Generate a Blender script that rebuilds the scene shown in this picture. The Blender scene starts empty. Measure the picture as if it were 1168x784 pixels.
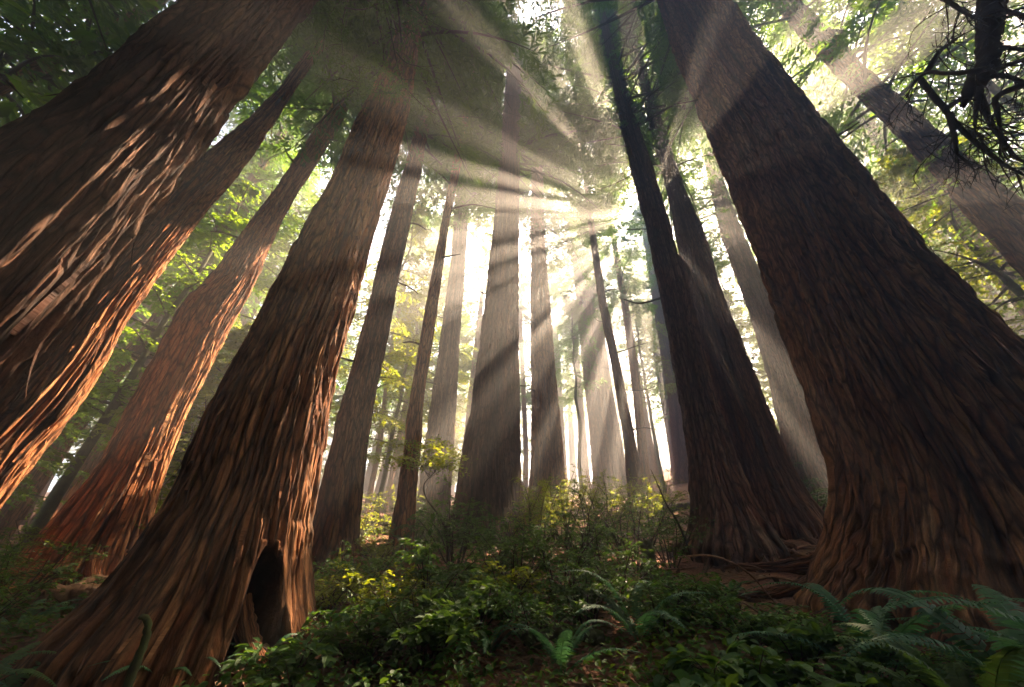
import bpy, math, numpy as np
from mathutils import Vector

# ------------------------------------------------------------------ scene, camera frame
sc = bpy.context.scene
COL = sc.collection
TH, RO, FPX = math.radians(31.4), math.radians(2.3), 422.0
FW = np.array([0, math.cos(TH), math.sin(TH)])
U0 = np.array([0, -math.sin(TH), math.cos(TH)])
R0 = np.array([1.0, 0, 0])
RR = math.cos(RO) * R0 + math.sin(RO) * U0
UU = math.cos(RO) * U0 - math.sin(RO) * R0
CAM = np.array([0, 0, 1.5])
SAZ, SEL = math.radians(27.5), math.radians(48.0)
SUN = np.array([math.sin(SAZ) * math.cos(SEL), math.cos(SAZ) * math.cos(SEL), math.sin(SEL)])


def ray(px, py):
    d = (px - 584) * RR - (py - 392) * UU + FPX * FW
    return d / np.linalg.norm(d)


def azel(px, py):
    d = ray(px, py)
    return math.atan2(d[0], d[1]), math.asin(d[2])


def sstep(a, b, x):
    t = np.clip((x - a) / (b - a), 0, 1)
    return t * t * (3 - 2 * t)


# ------------------------------------------------------------------ noise (numpy)
_rs = np.random.RandomState(7)
_G = _rs.uniform(0, 2 * math.pi, 65536)


def perlin(x, y, px=0, seed=0):
    """2-D gradient noise, periodic in x with period px when px > 0."""
    x = np.asarray(x, float); y = np.asarray(y, float)
    x0 = np.floor(x).astype(np.int64); y0 = np.floor(y).astype(np.int64)
    fx, fy = x - x0, y - y0

    def gr(ix, iy, dx, dy):
        if px: ix = np.mod(ix, px)
        h = (ix * 73856093 ^ iy * 19349663 ^ (seed * 83492791 + 1013)) & 0xFFFFFFF
        h = (h ^ (h >> 13)) * 1274126177 & 0xFFFFFFF
        a = _G[(h ^ (h >> 9)) & 65535]
        return np.cos(a) * dx + np.sin(a) * dy
    u = fx * fx * fx * (fx * (fx * 6 - 15) + 10); v = fy * fy * fy * (fy * (fy * 6 - 15) + 10)
    n00, n10 = gr(x0, y0, fx, fy), gr(x0 + 1, y0, fx - 1, fy)
    n01, n11 = gr(x0, y0 + 1, fx, fy - 1), gr(x0 + 1, y0 + 1, fx - 1, fy - 1)
    a = n00 + u * (n10 - n00); b = n01 + u * (n11 - n01)
    return 1.4 * (a + v * (b - a))


# ------------------------------------------------------------------ ground shape
def ground(x, y):
    x = np.asarray(x, float); y = np.asarray(y, float)
    yy = np.where(y < 0, 12 * np.tanh(y / 12) * 0.5, np.where(y > 55, 55 + 20 * np.tanh((y - 55) / 20), y))
    xx = 60 * np.tanh(x / 60)
    z = .185 * yy + .045 * xx
    k = 20 * np.tanh(np.maximum(xx - 3, 0) / 20)
    z = z + .028 * k * k / (1 + .05 * k) * sstep(2, 9, y)
    z = z + .10 * perlin(x * .45, y * .45, seed=3) + .05 * perlin(x * 1.3, y * 1.3, seed=4)
    return z


def gz(x, y): return float(ground(x, y))


def hit(px, py):
    """Where the photograph's pixel meets the ground."""
    d = ray(px, py); t = np.arange(.5, 160, .02)
    P = CAM[None] + d[None] * t[:, None]
    b = P[:, 2] < ground(P[:, 0], P[:, 1])
    i = int(np.argmax(b)) if b.any() else len(t) - 1
    return P[i]


def polar(az_deg, D):
    a = math.radians(az_deg)
    x, y = D * math.sin(a), D * math.cos(a)
    return np.array([x, y, gz(x, y)])


# ------------------------------------------------------------------ object helpers
def build(name, V, F, mat, parent=None, attrs=None, smooth=False, loc=None):
    V = np.asarray(V, np.float32); F = np.asarray(F, np.int32)
    me = bpy.data.meshes.new(name)
    n, k = F.shape
    me.vertices.add(len(V)); me.vertices.foreach_set('co', V.ravel())
    me.loops.add(n * k); me.loops.foreach_set('vertex_index', F.ravel())
    me.polygons.add(n)
    me.polygons.foreach_set('loop_start', np.arange(0, n * k, k, dtype=np.int32))
    me.polygons.foreach_set('use_smooth', np.full(n, smooth, bool))
    for an, arr in (attrs or {}).items():
        if np.ndim(arr) == 2:
            a = me.attributes.new(an, 'FLOAT_VECTOR', 'POINT'); a.data.foreach_set('vector', np.asarray(arr, np.float32).ravel()); continue
        a = me.attributes.new(an, 'FLOAT', 'POINT'); a.data.foreach_set('value', np.asarray(arr, np.float32))
    me.update(calc_edges=True)
    me.materials.append(mat)
    o = bpy.data.objects.new(name, me); COL.objects.link(o)
    if parent is not None: o.parent = parent
    if loc is not None: o.location = loc
    return o


def thing(name, label, cat, loc, group=None):
    o = bpy.data.objects.new(name, None); COL.objects.link(o)
    o.empty_display_size = .3
    o.location = [float(v) for v in loc]; o['label'] = label; o['category'] = cat
    if group: o['group'] = group
    return o


def tag(o, label, cat, group=None):
    o['label'] = label; o['category'] = cat
    if group: o['group'] = group
    return o


class Geo:
    """Collects quads; degenerate quads stand for triangles nowhere - every face has four corners."""
    def __init__(s): s.V, s.F, s.n = [], [], 0
    def add(s, V, F):
        s.V.append(np.asarray(V, float)); s.F.append(np.asarray(F, np.int64) + s.n); s.n += len(V)
    def get(s): return np.concatenate(s.V), np.concatenate(s.F)


def tube(G, P, r, k=6, seed=0, rough=0.0):
    """Tapered tube along the polyline P with radii r."""
    P = np.asarray(P, float); n = len(P); r = np.broadcast_to(np.asarray(r, float), (n,))
    T = np.gradient(P, axis=0); T /= np.linalg.norm(T, axis=1)[:, None] + 1e-9
    a = np.array([.31, .17, .93]) if abs(T[0][2]) < .8 else np.array([.93, .17, .31])
    A = np.cross(T, a); A /= np.linalg.norm(A, axis=1)[:, None] + 1e-9
    B = np.cross(T, A)
    th = np.arange(k) * 2 * math.pi / k
    rad = r[:, None] * np.ones((1, k))
    if rough:
        rad = rad * (1 + rough * np.random.RandomState(seed).uniform(-1, 1, (n, k)))
    V = P[:, None] + rad[..., None] * (np.cos(th)[None, :, None] * A[:, None] + np.sin(th)[None, :, None] * B[:, None])
    i = np.arange(n - 1)[:, None] * k; j = np.arange(k)[None]; j2 = (j + 1) % k
    F = np.stack([i + j, i + j2, i + k + j2, i + k + j], -1).reshape(-1, 4)
    G.add(V.reshape(-1, 3), F)


def spline(P, n):
    """Catmull-Rom through the control points, n samples."""
    P = np.asarray(P, float)
    Q = np.vstack([2 * P[0] - P[1], P, 2 * P[-1] - P[-2]])
    t = np.linspace(0, len(P) - 1 - 1e-6, n); i = t.astype(int); f = (t - i)[:, None]
    a, b, c, d = Q[i], Q[i + 1], Q[i + 2], Q[i + 3]
    return .5 * (2 * b + (c - a) * f + (2 * a - 5 * b + 4 * c - d) * f ** 2 + (3 * b - a - 3 * c + d) * f ** 3)


def unit(v): return v / (np.linalg.norm(v, axis=-1, keepdims=True) + 1e-9)


def kites(P, D, N, L, W, wide=.45):
    """One kite-shaped leaf per row: base P, axis D, face normal about N, length L, width W."""
    D = unit(D); S = unit(np.cross(D, N)); L = np.asarray(L)[:, None]; W = np.asarray(W)[:, None]
    Nn = np.cross(S, D)
    m = P + D * L * wide
    V = np.stack([P, m + S * W / 2 + Nn * L * .05, P + D * L, m - S * W / 2 + Nn * L * .05], 1).reshape(-1, 3)
    return V, np.arange(len(V)).reshape(-1, 4)


def leaves(P, D, N, L, W, fold=.18):
    """One pointed, folded oval leaf per row: four quads about a midrib."""
    D = unit(D); S = unit(np.cross(D, N)); Nn = np.cross(S, D)
    L = np.asarray(L)[:, None]; W = np.asarray(W)[:, None]
    def pt(t, s, h): return P + D * L * t + S * W * s + Nn * (W * h - L * .16 * t * t)
    V = np.stack([pt(0, 0, 0), pt(.5, 0, 0), pt(1, 0, 0),
                  pt(.28, .42, fold), pt(.62, .44, fold), pt(.28, -.42, fold), pt(.62, -.44, fold)], 1)
    n = len(P)
    f = np.array([[0, 1, 4, 3], [1, 2, 2, 4], [0, 5, 6, 1], [1, 6, 6, 2]])
    V2 = np.concatenate([V, (V[:, 1:2] + V[:, 2:3]) / 2], 1)          # a midrib point so every face is a true quad
    f = np.array([[0, 1, 4, 3], [1, 7, 2, 4], [0, 5, 6, 1], [1, 6, 2, 7]])
    F = (np.arange(n)[:, None, None] * 8 + f[None]).reshape(-1, 4)
    return V2.reshape(-1, 3), F


# ------------------------------------------------------------------ materials
def nmat(name):
    m = bpy.data.materials.new(name); m.use_nodes = True
    nt = m.node_tree; nt.nodes.clear()
    return m, nt, nt.nodes.new, nt.links.new


def ramp(nt, stops):
    r = nt.nodes.new('ShaderNodeValToRGB')
    els = r.color_ramp.elements
    els[0].position, els[0].color = stops[0][0], (*stops[0][1], 1)
    els[1].position, els[1].color = stops[-1][0], (*stops[-1][1], 1)
    for p, c in stops[1:-1]:
        e = els.new(p); e.color = (*c, 1)
    return r


def bark_mat(name, dark, mid, pale, moss=0.0, seed=0.0, fine=1.0, bump=.6):
    m, nt, N, L = nmat(name)
    out = N('ShaderNodeOutputMaterial'); bs = N('ShaderNodeBsdfPrincipled')
    bs.inputs['Roughness'].default_value = .9; bs.inputs['Specular IOR Level'].default_value = .15
    tc = N('ShaderNodeAttribute'); tc.attribute_name = 'grain'
    mp = N('ShaderNodeMapping'); mp.inputs['Scale'].default_value = (7 * fine, 7 * fine, .24); mp.inputs['Location'].default_value = (seed, seed * 1.7, 0)
    L(tc.outputs['Vector'], mp.inputs['Vector'])
    n1 = N('ShaderNodeTexNoise'); n1.inputs['Scale'].default_value = 1.0; n1.inputs['Detail'].default_value = 7; n1.inputs['Roughness'].default_value = .62; n1.inputs['Distortion'].default_value = .1
    L(mp.outputs[0], n1.inputs['Vector'])
    r1 = ramp(nt, [(.34, dark), (.48, mid), (.68, pale)]); L(n1.outputs['Fac'], r1.inputs['Fac'])
    # weathered grey on the outer faces of the bark plates
    at = N('ShaderNodeAttribute'); at.attribute_name = 'plate'
    n2 = N('ShaderNodeTexNoise'); n2.inputs['Scale'].default_value = .9; n2.inputs['Detail'].default_value = 4
    L(tc.outputs['Vector'], n2.inputs['Vector'])
    mu = N('ShaderNodeMath'); mu.operation = 'MULTIPLY'; L(at.outputs['Fac'], mu.inputs[0]); L(n2.outputs['Fac'], mu.inputs[1])
    mh = N('ShaderNodeMath'); mh.operation = 'MULTIPLY'; L(mu.outputs[0], mh.inputs[0]); mh.inputs[1].default_value = .5
    mx = N('ShaderNodeMix'); mx.data_type = 'RGBA'; L(mh.outputs[0], mx.inputs['Factor'])
    L(r1.outputs[0], mx.inputs[6]); mx.inputs[7].default_value = (pale[0] * .75, pale[1] * .98, pale[2] * 1.15, 1)
    last = mx.outputs[2]
    if moss:
        n3 = N('ShaderNodeTexNoise'); n3.inputs['Scale'].default_value = 1.7; n3.inputs['Detail'].default_value = 6
        L(tc.outputs['Vector'], n3.inputs['Vector'])
        r3 = ramp(nt, [(.48, (0, 0, 0)), (.66, (moss, moss, moss))]); L(n3.outputs['Fac'], r3.inputs['Fac'])
        m3 = N('ShaderNodeMix'); m3.data_type = 'RGBA'; L(r3.outputs[0], m3.inputs['Factor']); L(last, m3.inputs[6])
        m3.inputs[7].default_value = (.07, .085, .04, 1); last = m3.outputs[2]
    ch = N('ShaderNodeAttribute'); ch.attribute_name = 'char'
    m4 = N('ShaderNodeMix'); m4.data_type = 'RGBA'; L(ch.outputs['Fac'], m4.inputs['Factor']); L(last, m4.inputs[6]); m4.inputs[7].default_value = (.012, .010, .009, 1)
    mp2 = N('ShaderNodeMapping'); mp2.inputs['Scale'].default_value = (30 * fine, 30 * fine, 2.6); L(tc.outputs['Vector'], mp2.inputs['Vector'])
    nb = N('ShaderNodeTexNoise'); nb.inputs['Scale'].default_value = 1; nb.inputs['Detail'].default_value = 7; nb.inputs['Roughness'].default_value = .7
    L(mp2.outputs[0], nb.inputs['Vector'])
    # short cracks between the fibre strips
    mp3 = N('ShaderNodeMapping'); mp3.inputs['Scale'].default_value = (14 * fine, 14 * fine, 2.0); L(tc.outputs['Vector'], mp3.inputs['Vector'])
    wv = N('ShaderNodeTexNoise'); wv.inputs['Scale'].default_value = 1.3; wv.inputs['Detail'].default_value = 3; L(mp3.outputs[0], wv.inputs['Vector'])
    wa = N('ShaderNodeVectorMath'); wa.operation = 'MULTIPLY_ADD'; L(wv.outputs['Color'], wa.inputs[0]); wa.inputs[1].default_value = (.45, .45, .45); L(mp3.outputs[0], wa.inputs[2])
    vo = N('ShaderNodeTexVoronoi'); vo.feature = 'DISTANCE_TO_EDGE'; vo.inputs['Scale'].default_value = 1; L(wa.outputs[0], vo.inputs['Vector'])
    cr = N('ShaderNodeMapRange'); cr.inputs['From Min'].default_value = 0; cr.inputs['From Max'].default_value = .16; L(vo.outputs['Distance'], cr.inputs['Value'])
    mp4 = N('ShaderNodeMapping'); mp4.inputs['Scale'].default_value = (46 * fine, 46 * fine, 11); L(tc.outputs['Vector'], mp4.inputs['Vector'])
    nf = N('ShaderNodeTexNoise'); nf.inputs['Scale'].default_value = 1; nf.inputs['Detail'].default_value = 5; nf.inputs['Roughness'].default_value = .7; L(mp4.outputs[0], nf.inputs['Vector'])
    hs = N('ShaderNodeMath'); hs.operation = 'MULTIPLY_ADD'; L(cr.outputs[0], hs.inputs[0]); hs.inputs[1].default_value = .45; h2 = N('ShaderNodeMath'); h2.operation = 'MULTIPLY_ADD'; L(nf.outputs['Fac'], h2.inputs[0]); h2.inputs[1].default_value = .55; L(nb.outputs['Fac'], h2.inputs[2]); L(h2.outputs[0], hs.inputs[2])
    bp = N('ShaderNodeBump'); bp.inputs['Strength'].default_value = 1.0; bp.inputs['Distance'].default_value = .045
    L(hs.outputs[0], bp.inputs['Height']); L(bp.outputs[0], bs.inputs['Normal'])
    # the colour is darker along the cracks; single strips differ in tone
    gain = N('ShaderNodeMapRange'); gain.inputs['From Min'].default_value = .25; gain.inputs['From Max'].default_value = .75; gain.inputs['To Min'].default_value = .35; gain.inputs['To Max'].default_value = 1.45; L(nb.outputs['Fac'], gain.inputs['Value'])
    ck = N('ShaderNodeMapRange'); ck.inputs['To Min'].default_value = .28; ck.inputs['To Max'].default_value = 1; L(cr.outputs[0], ck.inputs['Value'])
    gm = N('ShaderNodeMath'); gm.operation = 'MULTIPLY'; L(gain.outputs[0], gm.inputs[0]); L(ck.outputs[0], gm.inputs[1])
    g2 = N('ShaderNodeMapRange'); g2.inputs['From Min'].default_value = .3; g2.inputs['From Max'].default_value = .7; g2.inputs['To Min'].default_value = .6; g2.inputs['To Max'].default_value = 1.35; L(nf.outputs['Fac'], g2.inputs['Value'])
    g3 = N('ShaderNodeMath'); g3.operation = 'MULTIPLY'; L(gm.outputs[0], g3.inputs[0]); L(g2.outputs[0], g3.inputs[1]); gm = g3
    tint = N('ShaderNodeVectorMath'); tint.operation = 'SCALE'; L(m4.outputs[2], tint.inputs[0]); L(gm.outputs[0], tint.inputs['Scale'])
    L(tint.outputs[0], bs.inputs['Base Color'])
    L(bs.outputs[0], out.inputs['Surface'])
    return m


def leaf_mat(name, c1, c2, t1, t2, trans=.45, gloss=.0, scale=.6):
    """Leaf: diffuse + light coming through, varied leaf by leaf and in clumps."""
    m, nt, N, L = nmat(name)
    out = N('ShaderNodeOutputMaterial')
    ge = N('ShaderNodeNewGeometry'); tc = N('ShaderNodeTexCoord')
    no = N('ShaderNodeTexNoise'); no.inputs['Scale'].default_value = scale; no.inputs['Detail'].default_value = 3
    L(tc.outputs['Object'], no.inputs['Vector'])
    ad = N('ShaderNodeMath'); ad.operation = 'MULTIPLY_ADD'; L(ge.outputs['Random Per Island'], ad.inputs[0]); ad.inputs[1].default_value = .5
    L(no.outputs['Fac'], ad.inputs[2])
    sb = N('ShaderNodeMapRange'); sb.inputs['From Min'].default_value = .4; sb.inputs['From Max'].default_value = 1.1; L(ad.outputs[0], sb.inputs['Value'])
    def mix(a, b):
        x = N('ShaderNodeMix'); x.data_type = 'RGBA'; L(sb.outputs[0], x.inputs['Factor'])
        x.inputs[6].default_value = (*a, 1); x.inputs[7].default_value = (*b, 1); return x.outputs[2]
    df = N('ShaderNodeBsdfPrincipled'); df.inputs['Roughness'].default_value = .55; df.inputs['Specular IOR Level'].default_value = .25 + gloss
    L(mix(c1, c2), df.inputs['Base Color'])
    tr = N('ShaderNodeBsdfTranslucent'); L(mix(t1, t2), tr.inputs['Color'])
    ms = N('ShaderNodeMixShader'); ms.inputs['Fac'].default_value = trans
    L(df.outputs[0], ms.inputs[1]); L(tr.outputs[0], ms.inputs[2]); L(ms.outputs[0], out.inputs['Surface'])
    return m


def plain_mat(name, c1, c2, scale=8, rough=.85, bump=.3):
    m, nt, N, L = nmat(name)
    out = N('ShaderNodeOutputMaterial'); bs = N('ShaderNodeBsdfPrincipled'); bs.inputs['Roughness'].default_value = rough; bs.inputs['Specular IOR Level'].default_value = .2
    tc = N('ShaderNodeTexCoord'); no = N('ShaderNodeTexNoise'); no.inputs['Scale'].default_value = scale; no.inputs['Detail'].default_value = 6; no.inputs['Roughness'].default_value = .65
    L(tc.outputs['Object'], no.inputs['Vector'])
    r = ramp(nt, [(.32, c1), (.68, c2)]); L(no.outputs['Fac'], r.inputs['Fac']); L(r.outputs[0], bs.inputs['Base Color'])
    bp = N('ShaderNodeBump'); bp.inputs['Strength'].default_value = bump; bp.inputs['Distance'].default_value = .03
    L(no.outputs['Fac'], bp.inputs['Height']); L(bp.outputs[0], bs.inputs['Normal']); L(bs.outputs[0], out.inputs['Surface'])
    return m


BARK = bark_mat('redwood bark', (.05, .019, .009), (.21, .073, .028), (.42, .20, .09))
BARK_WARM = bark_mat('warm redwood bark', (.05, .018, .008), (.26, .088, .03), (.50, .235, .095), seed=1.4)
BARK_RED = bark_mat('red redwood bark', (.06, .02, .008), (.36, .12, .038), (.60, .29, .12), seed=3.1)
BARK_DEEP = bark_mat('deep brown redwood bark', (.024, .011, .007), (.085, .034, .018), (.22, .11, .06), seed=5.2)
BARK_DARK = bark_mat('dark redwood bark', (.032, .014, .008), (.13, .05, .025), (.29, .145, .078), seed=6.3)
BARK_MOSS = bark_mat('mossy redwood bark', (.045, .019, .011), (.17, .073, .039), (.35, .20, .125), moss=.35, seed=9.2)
WOOD = plain_mat('branch wood', (.022, .013, .009), (.07, .042, .028), 14)
DEADWOOD = plain_mat('dead wood', (.14, .07, .035), (.36, .21, .12), 11, bump=.5)
MOSSWOOD = plain_mat('mossy wood', (.035, .03, .014), (.09, .10, .03), 9, bump=.5)
NEEDLE = leaf_mat('redwood needles', (.016, .048, .014), (.05, .105, .025), (.07, .19, .012), (.26, .42, .02), .47)
NEEDLE_WARM = leaf_mat('yellow green needles', (.04, .075, .014), (.09, .13, .022), (.20, .28, .015), (.46, .46, .02), .52)
BROAD = leaf_mat('broad green leaves', (.03, .075, .014), (.07, .13, .026), (.16, .32, .012), (.38, .50, .02), .52, scale=1.2)
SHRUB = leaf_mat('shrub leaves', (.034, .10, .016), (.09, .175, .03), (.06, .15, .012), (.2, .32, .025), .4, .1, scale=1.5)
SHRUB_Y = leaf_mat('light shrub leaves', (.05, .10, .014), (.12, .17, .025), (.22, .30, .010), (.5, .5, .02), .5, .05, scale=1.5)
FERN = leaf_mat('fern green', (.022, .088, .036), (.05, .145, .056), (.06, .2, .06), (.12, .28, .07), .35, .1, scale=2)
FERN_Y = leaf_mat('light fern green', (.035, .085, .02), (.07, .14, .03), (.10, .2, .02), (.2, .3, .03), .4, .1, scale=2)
FERN_RED = leaf_mat('withered fern', (.10, .035, .02), (.17, .06, .03), (.14, .04, .02), (.22, .08, .03), .35, 0, scale=2)
SORREL = leaf_mat('low leaves', (.036, .10, .015), (.10, .18, .028), (.08, .17, .012), (.2, .28, .02), .4, .05, scale=1)


def ground_mat():
    m, nt, N, L = nmat('forest duff')
    out = N('ShaderNodeOutputMaterial'); bs = N('ShaderNodeBsdfPrincipled'); bs.inputs['Roughness'].default_value = .95; bs.inputs['Specular IOR Level'].default_value = .1
    tc = N('ShaderNodeTexCoord')
    a = N('ShaderNodeTexNoise'); a.inputs['Scale'].default_value = 26; a.inputs['Detail'].default_value = 8; a.inputs['Roughness'].default_value = .7; L(tc.outputs['Object'], a.inputs['Vector'])
    r = ramp(nt, [(.3, (.04, .018, .011)), (.5, (.22, .095, .055)), (.7, (.38, .21, .13))]); L(a.outputs['Fac'], r.inputs['Fac'])
    b = N('ShaderNodeTexNoise'); b.inputs['Scale'].default_value = .8; b.inputs['Detail'].default_value = 6; L(tc.outputs['Object'], b.inputs['Vector'])
    r2 = ramp(nt, [(.52, (0, 0, 0)), (.64, (.45, .45, .45))]); L(b.outputs['Fac'], r2.inputs['Fac'])
    mx = N('ShaderNodeMix'); mx.data_type = 'RGBA'; L(r2.outputs[0], mx.inputs['Factor']); L(r.outputs[0], mx.inputs[6]); mx.inputs[7].default_value = (.035, .05, .015, 1)
    L(mx.outputs[2], bs.inputs['Base Color'])
    bp = N('ShaderNodeBump'); bp.inputs['Strength'].default_value = .8; bp.inputs['Distance'].default_value = .05; L(a.outputs['Fac'], bp.inputs['Height']); L(bp.outputs[0], bs.inputs['Normal'])
    L(bs.outputs[0], out.inputs['Surface'])
    return m


# ------------------------------------------------------------------ gaps in the canopy (where the sun gets through)
TUBES = []                                      # (point, radius): a line towards the sun that no leaf of the canopy crosses


def gap_at(px, py, D, r):
    """The canopy is open between the sun and the point seen at this pixel, D metres away horizontally."""
    d = ray(px, py); t = D / math.hypot(d[0], d[1])
    TUBES.append((CAM + d * t, r))


def gap_beam(dx, dy, off, r):
    """A free shaft that passes the camera at distance off, on the side (dx, dy) of the sun."""
    v = dx * RR - dy * UU
    v = v - SUN * v.dot(SUN); v /= np.linalg.norm(v)
    TUBES.append((CAM + v * off, r))


def open_to_sun(P, more=0.0):
    """Rows of P that lie in none of the gaps."""
    keep = np.ones(len(P), bool)
    for q, r in TUBES:
        w = P - q; h = w @ SUN
        d2 = (w * w).sum(1) - h * h
        keep &= ~((d2 < (r + more) ** 2) & (h > 2.0))
    return keep

# ------------------------------------------------------------------ trunks
class Prof:
    """Centre line and radius of a trunk by height."""
    def __init__(s, z, x, y, r): s.z, s.x, s.y, s.r = map(np.asarray, (z, x, y, r))
    def c(s, z): return np.stack([np.interp(z, s.z, s.x), np.interp(z, s.z, s.y), z], -1)
    def rad(s, z): return np.interp(z, s.z, s.r)
    def base(s): return np.array([s.x[0], s.y[0], gz(s.x[0], s.y[0])])


def prof_edges(D, left, right, H, flare=.25):
    """A trunk D metres away (horizontally) whose two outlines run through these pixels of the photograph."""
    def edge(L):
        A = np.array([azel(*p) for p in L]); z = 1.5 + D * np.tan(A[:, 1]); o = np.argsort(z)
        return z[o], A[o, 0]
    zl, al = edge(left); zr, ar = edge(right)
    top = min(zl[-1], zr[-1])
    z = np.linspace(-2, H, 500)
    zc = np.minimum(z, top)
    a, b = np.interp(zc, zl, al), np.interp(zc, zr, ar)
    k = np.ones(9) / 9
    a, b = (np.convolve(np.pad(v, 4, 'edge'), k, 'valid') for v in (a, b))
    mid, half = (a + b) / 2, np.maximum((b - a) / 2, .004)
    x, y, r = D * np.sin(mid), D * np.cos(mid), D * np.sin(half)
    it = int(np.searchsorted(z, top)) - 1
    r = np.where(z > top, r[it] + (.10 - r[it]) * np.clip((z - top) / (H - top), 0, 1) ** .9, r)
    zb = gz(x[0], y[0]); i0 = int(np.searchsorted(z, zb - .5))
    low = max(zl[0], zr[0])
    r = r * (1 + flare * np.exp(-np.maximum(z - zb, 0) / .5) * (z < low + 1))
    return Prof(z[i0:], x[i0:], y[i0:], r[i0:])


def prof_simple(p, r0, H, lean=(0, 0), flare=.6):
    z = np.linspace(p[2] - .5, p[2] + H, 160); h = np.maximum(z - p[2], 0)
    r = r0 * (1 - .85 * (h / H) ** 1.1) * (1 + flare * np.exp(-h / (1.6 * r0 + .2)))
    return Prof(z, p[0] + lean[0] * h, p[1] + lean[1] * h, r)


def trunk_mesh(pr, root, mat, parent, nu, dz, zfine, amp, cell=.145, seed=0, flutes=5, flute=.10, fh=4.0, burl=0, hollow=None, name='trunk'):
    zb = root[2]
    z1 = np.arange(pr.z[0], zfine, dz)
    zs = [*z1]; d = dz
    while zs[-1] < pr.z[-1] - .3:
        d *= 1.06; zs.append(min(zs[-1] + d, pr.z[-1]))
    z = np.array(zs); th = np.arange(nu) / nu
    Z, T = np.meshgrid(z, th, indexing='ij')
    C, R = pr.c(z), pr.rad(z)
    rref = float(pr.rad(zb + 3.0))
    n = max(5, int(round(2 * math.pi * rref / cell))); nw = max(3, n // 3)
    h = Z - zb
    tw = .05 * h / 3
    w = perlin(T * nw, Z * .16, nw, seed + 1) * .34 + perlin(T * nw * 2, Z * .5, nw * 2, seed + 2) * .16
    p = T * n + w
    n1 = perlin(p, Z * .17 + 7, n, seed + 3)
    n2 = perlin(p * 2 + w * .8, Z * .36, n * 2, seed + 4)
    n3 = perlin(p * 5 + w, Z * .8, n * 5, seed + 5)
    n4 = perlin(p * 3, Z * 2.6, n * 3, seed + 6)
    n5 = perlin(T * n * 2, Z * 1.3, n * 2, seed + 12)
    n6 = perlin(T * n * 6, Z * 5.5, n * 6, seed + 13)
    n7 = perlin(T * n + 3, Z * .7, n, seed + 14)
    f1 = np.clip(np.abs(n1) * 3.6, 0, 1) ** .7
    f2 = np.clip(np.abs(n2) * 3.0, 0, 1) ** .7
    f3 = np.clip(np.abs(n3) * 2.4, 0, 1)
    disp = amp * (1.15 * (f1 - .8) + .6 * (f2 - .75) + .34 * (f3 - .6) + .24 * n4)
    disp += amp * (.55 * np.clip((n5 - .1) * 9, 0, 1) + .3 * np.clip((n7 - .05) * 9, 0, 1)) * f1 + amp * .16 * n6                 # flakes standing proud
    disp += amp * .7 * perlin(T * max(3, nw), Z * .25, max(3, nw), seed + 8)
    lob = perlin(T * flutes, Z * .07, flutes, seed + 7) + .5 * perlin(T * flutes * 2, Z * .16, flutes * 2, seed + 9)
    rad = R[:, None] * (1 + flute * lob * (.22 + np.exp(-np.maximum(h, 0) / fh)))
    fade = np.clip(R / (rref * .6 + 1e-6), .15, 1)[:, None]
    if burl:
        bq = perlin(T * n * .5 + 1.7 * perlin(T * nw, Z * .9, nw, seed + 20), Z * 1.5 + 1.3 * perlin(T * nw, Z * .8, nw, seed + 21), 0, seed + 22)
        env = np.exp(-np.maximum(h - .3, 0) / 1.1)
        sm = np.minimum(1, np.minimum(T, 1 - T) * 14)
        rad = rad + burl * env * sm * (.8 - 1.8 * np.abs(bq))
    rad = rad + disp * fade
    char = np.zeros_like(rad)
    if hollow:                                        # a fire scar: widest at the ground, closing to a point
        ht, top, wt, dep = hollow                    # angle fraction, height of its tip, half width (fraction of a turn), depth
        dt = (T - ht + .5) % 1 - .5 + .006 * perlin(T * 12, Z * 1.6, 12, seed + 30)
        u = np.clip((h + .15) / (top + .15), -.2, 1.3)
        wid = wt * np.sqrt(np.clip(1 - u, 0, 1)) * (1.05 - .25 * np.clip(u, 0, 1))
        q = np.abs(dt) - wid * (1 + .16 * perlin(Z * 2.6, T * 0 + 5, 0, seed + 31))
        q = q + .004 * perlin(T * n * 4, Z * .9, n * 4, seed + 32)
        inn = (1 - sstep(-.012, .004, q)) * (u < 1.02)
        rad = rad - dep * inn * (.5 + .5 * sstep(0, -.03, q)) * (1 + .22 * perlin(T * 40, Z * 2.2, 40, seed + 34) + .15 * perlin(T * 120, Z * 7, 120, seed + 35)) + .04 * np.exp(-((q - .010) / .007) ** 2) * (u < 1.05)
        char = (1 - sstep(-.004, .016, q + .012 * perlin(T * n * 2, Z * .8, n * 2, seed + 33))) * (1 - sstep(.85, 1.12, u)) * .88
    X = C[:, 0][:, None] + rad * np.cos(2 * math.pi * T); Y = C[:, 1][:, None] + rad * np.sin(2 * math.pi * T)
    V = np.stack([X - root[0], Y - root[1], Z - root[2]], -1).reshape(-1, 3)
    i = np.arange(len(z) - 1)[:, None] * nu; j = np.arange(nu)[None]; j2 = (j + 1) % nu
    F = np.stack([i + j, i + j2, i + nu + j2, i + nu + j], -1).reshape(-1, 4)
    plate = np.clip((f1 * f2 - .35) * 1.6, 0, 1)
    grain = np.stack([rref * np.cos(2 * math.pi * T), rref * np.sin(2 * math.pi * T), Z - zb], -1).reshape(-1, 3)
    return build(name, V, F, mat, parent, {'grain': grain, 'plate': plate.ravel(), 'char': char.ravel()}, smooth=True)


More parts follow.
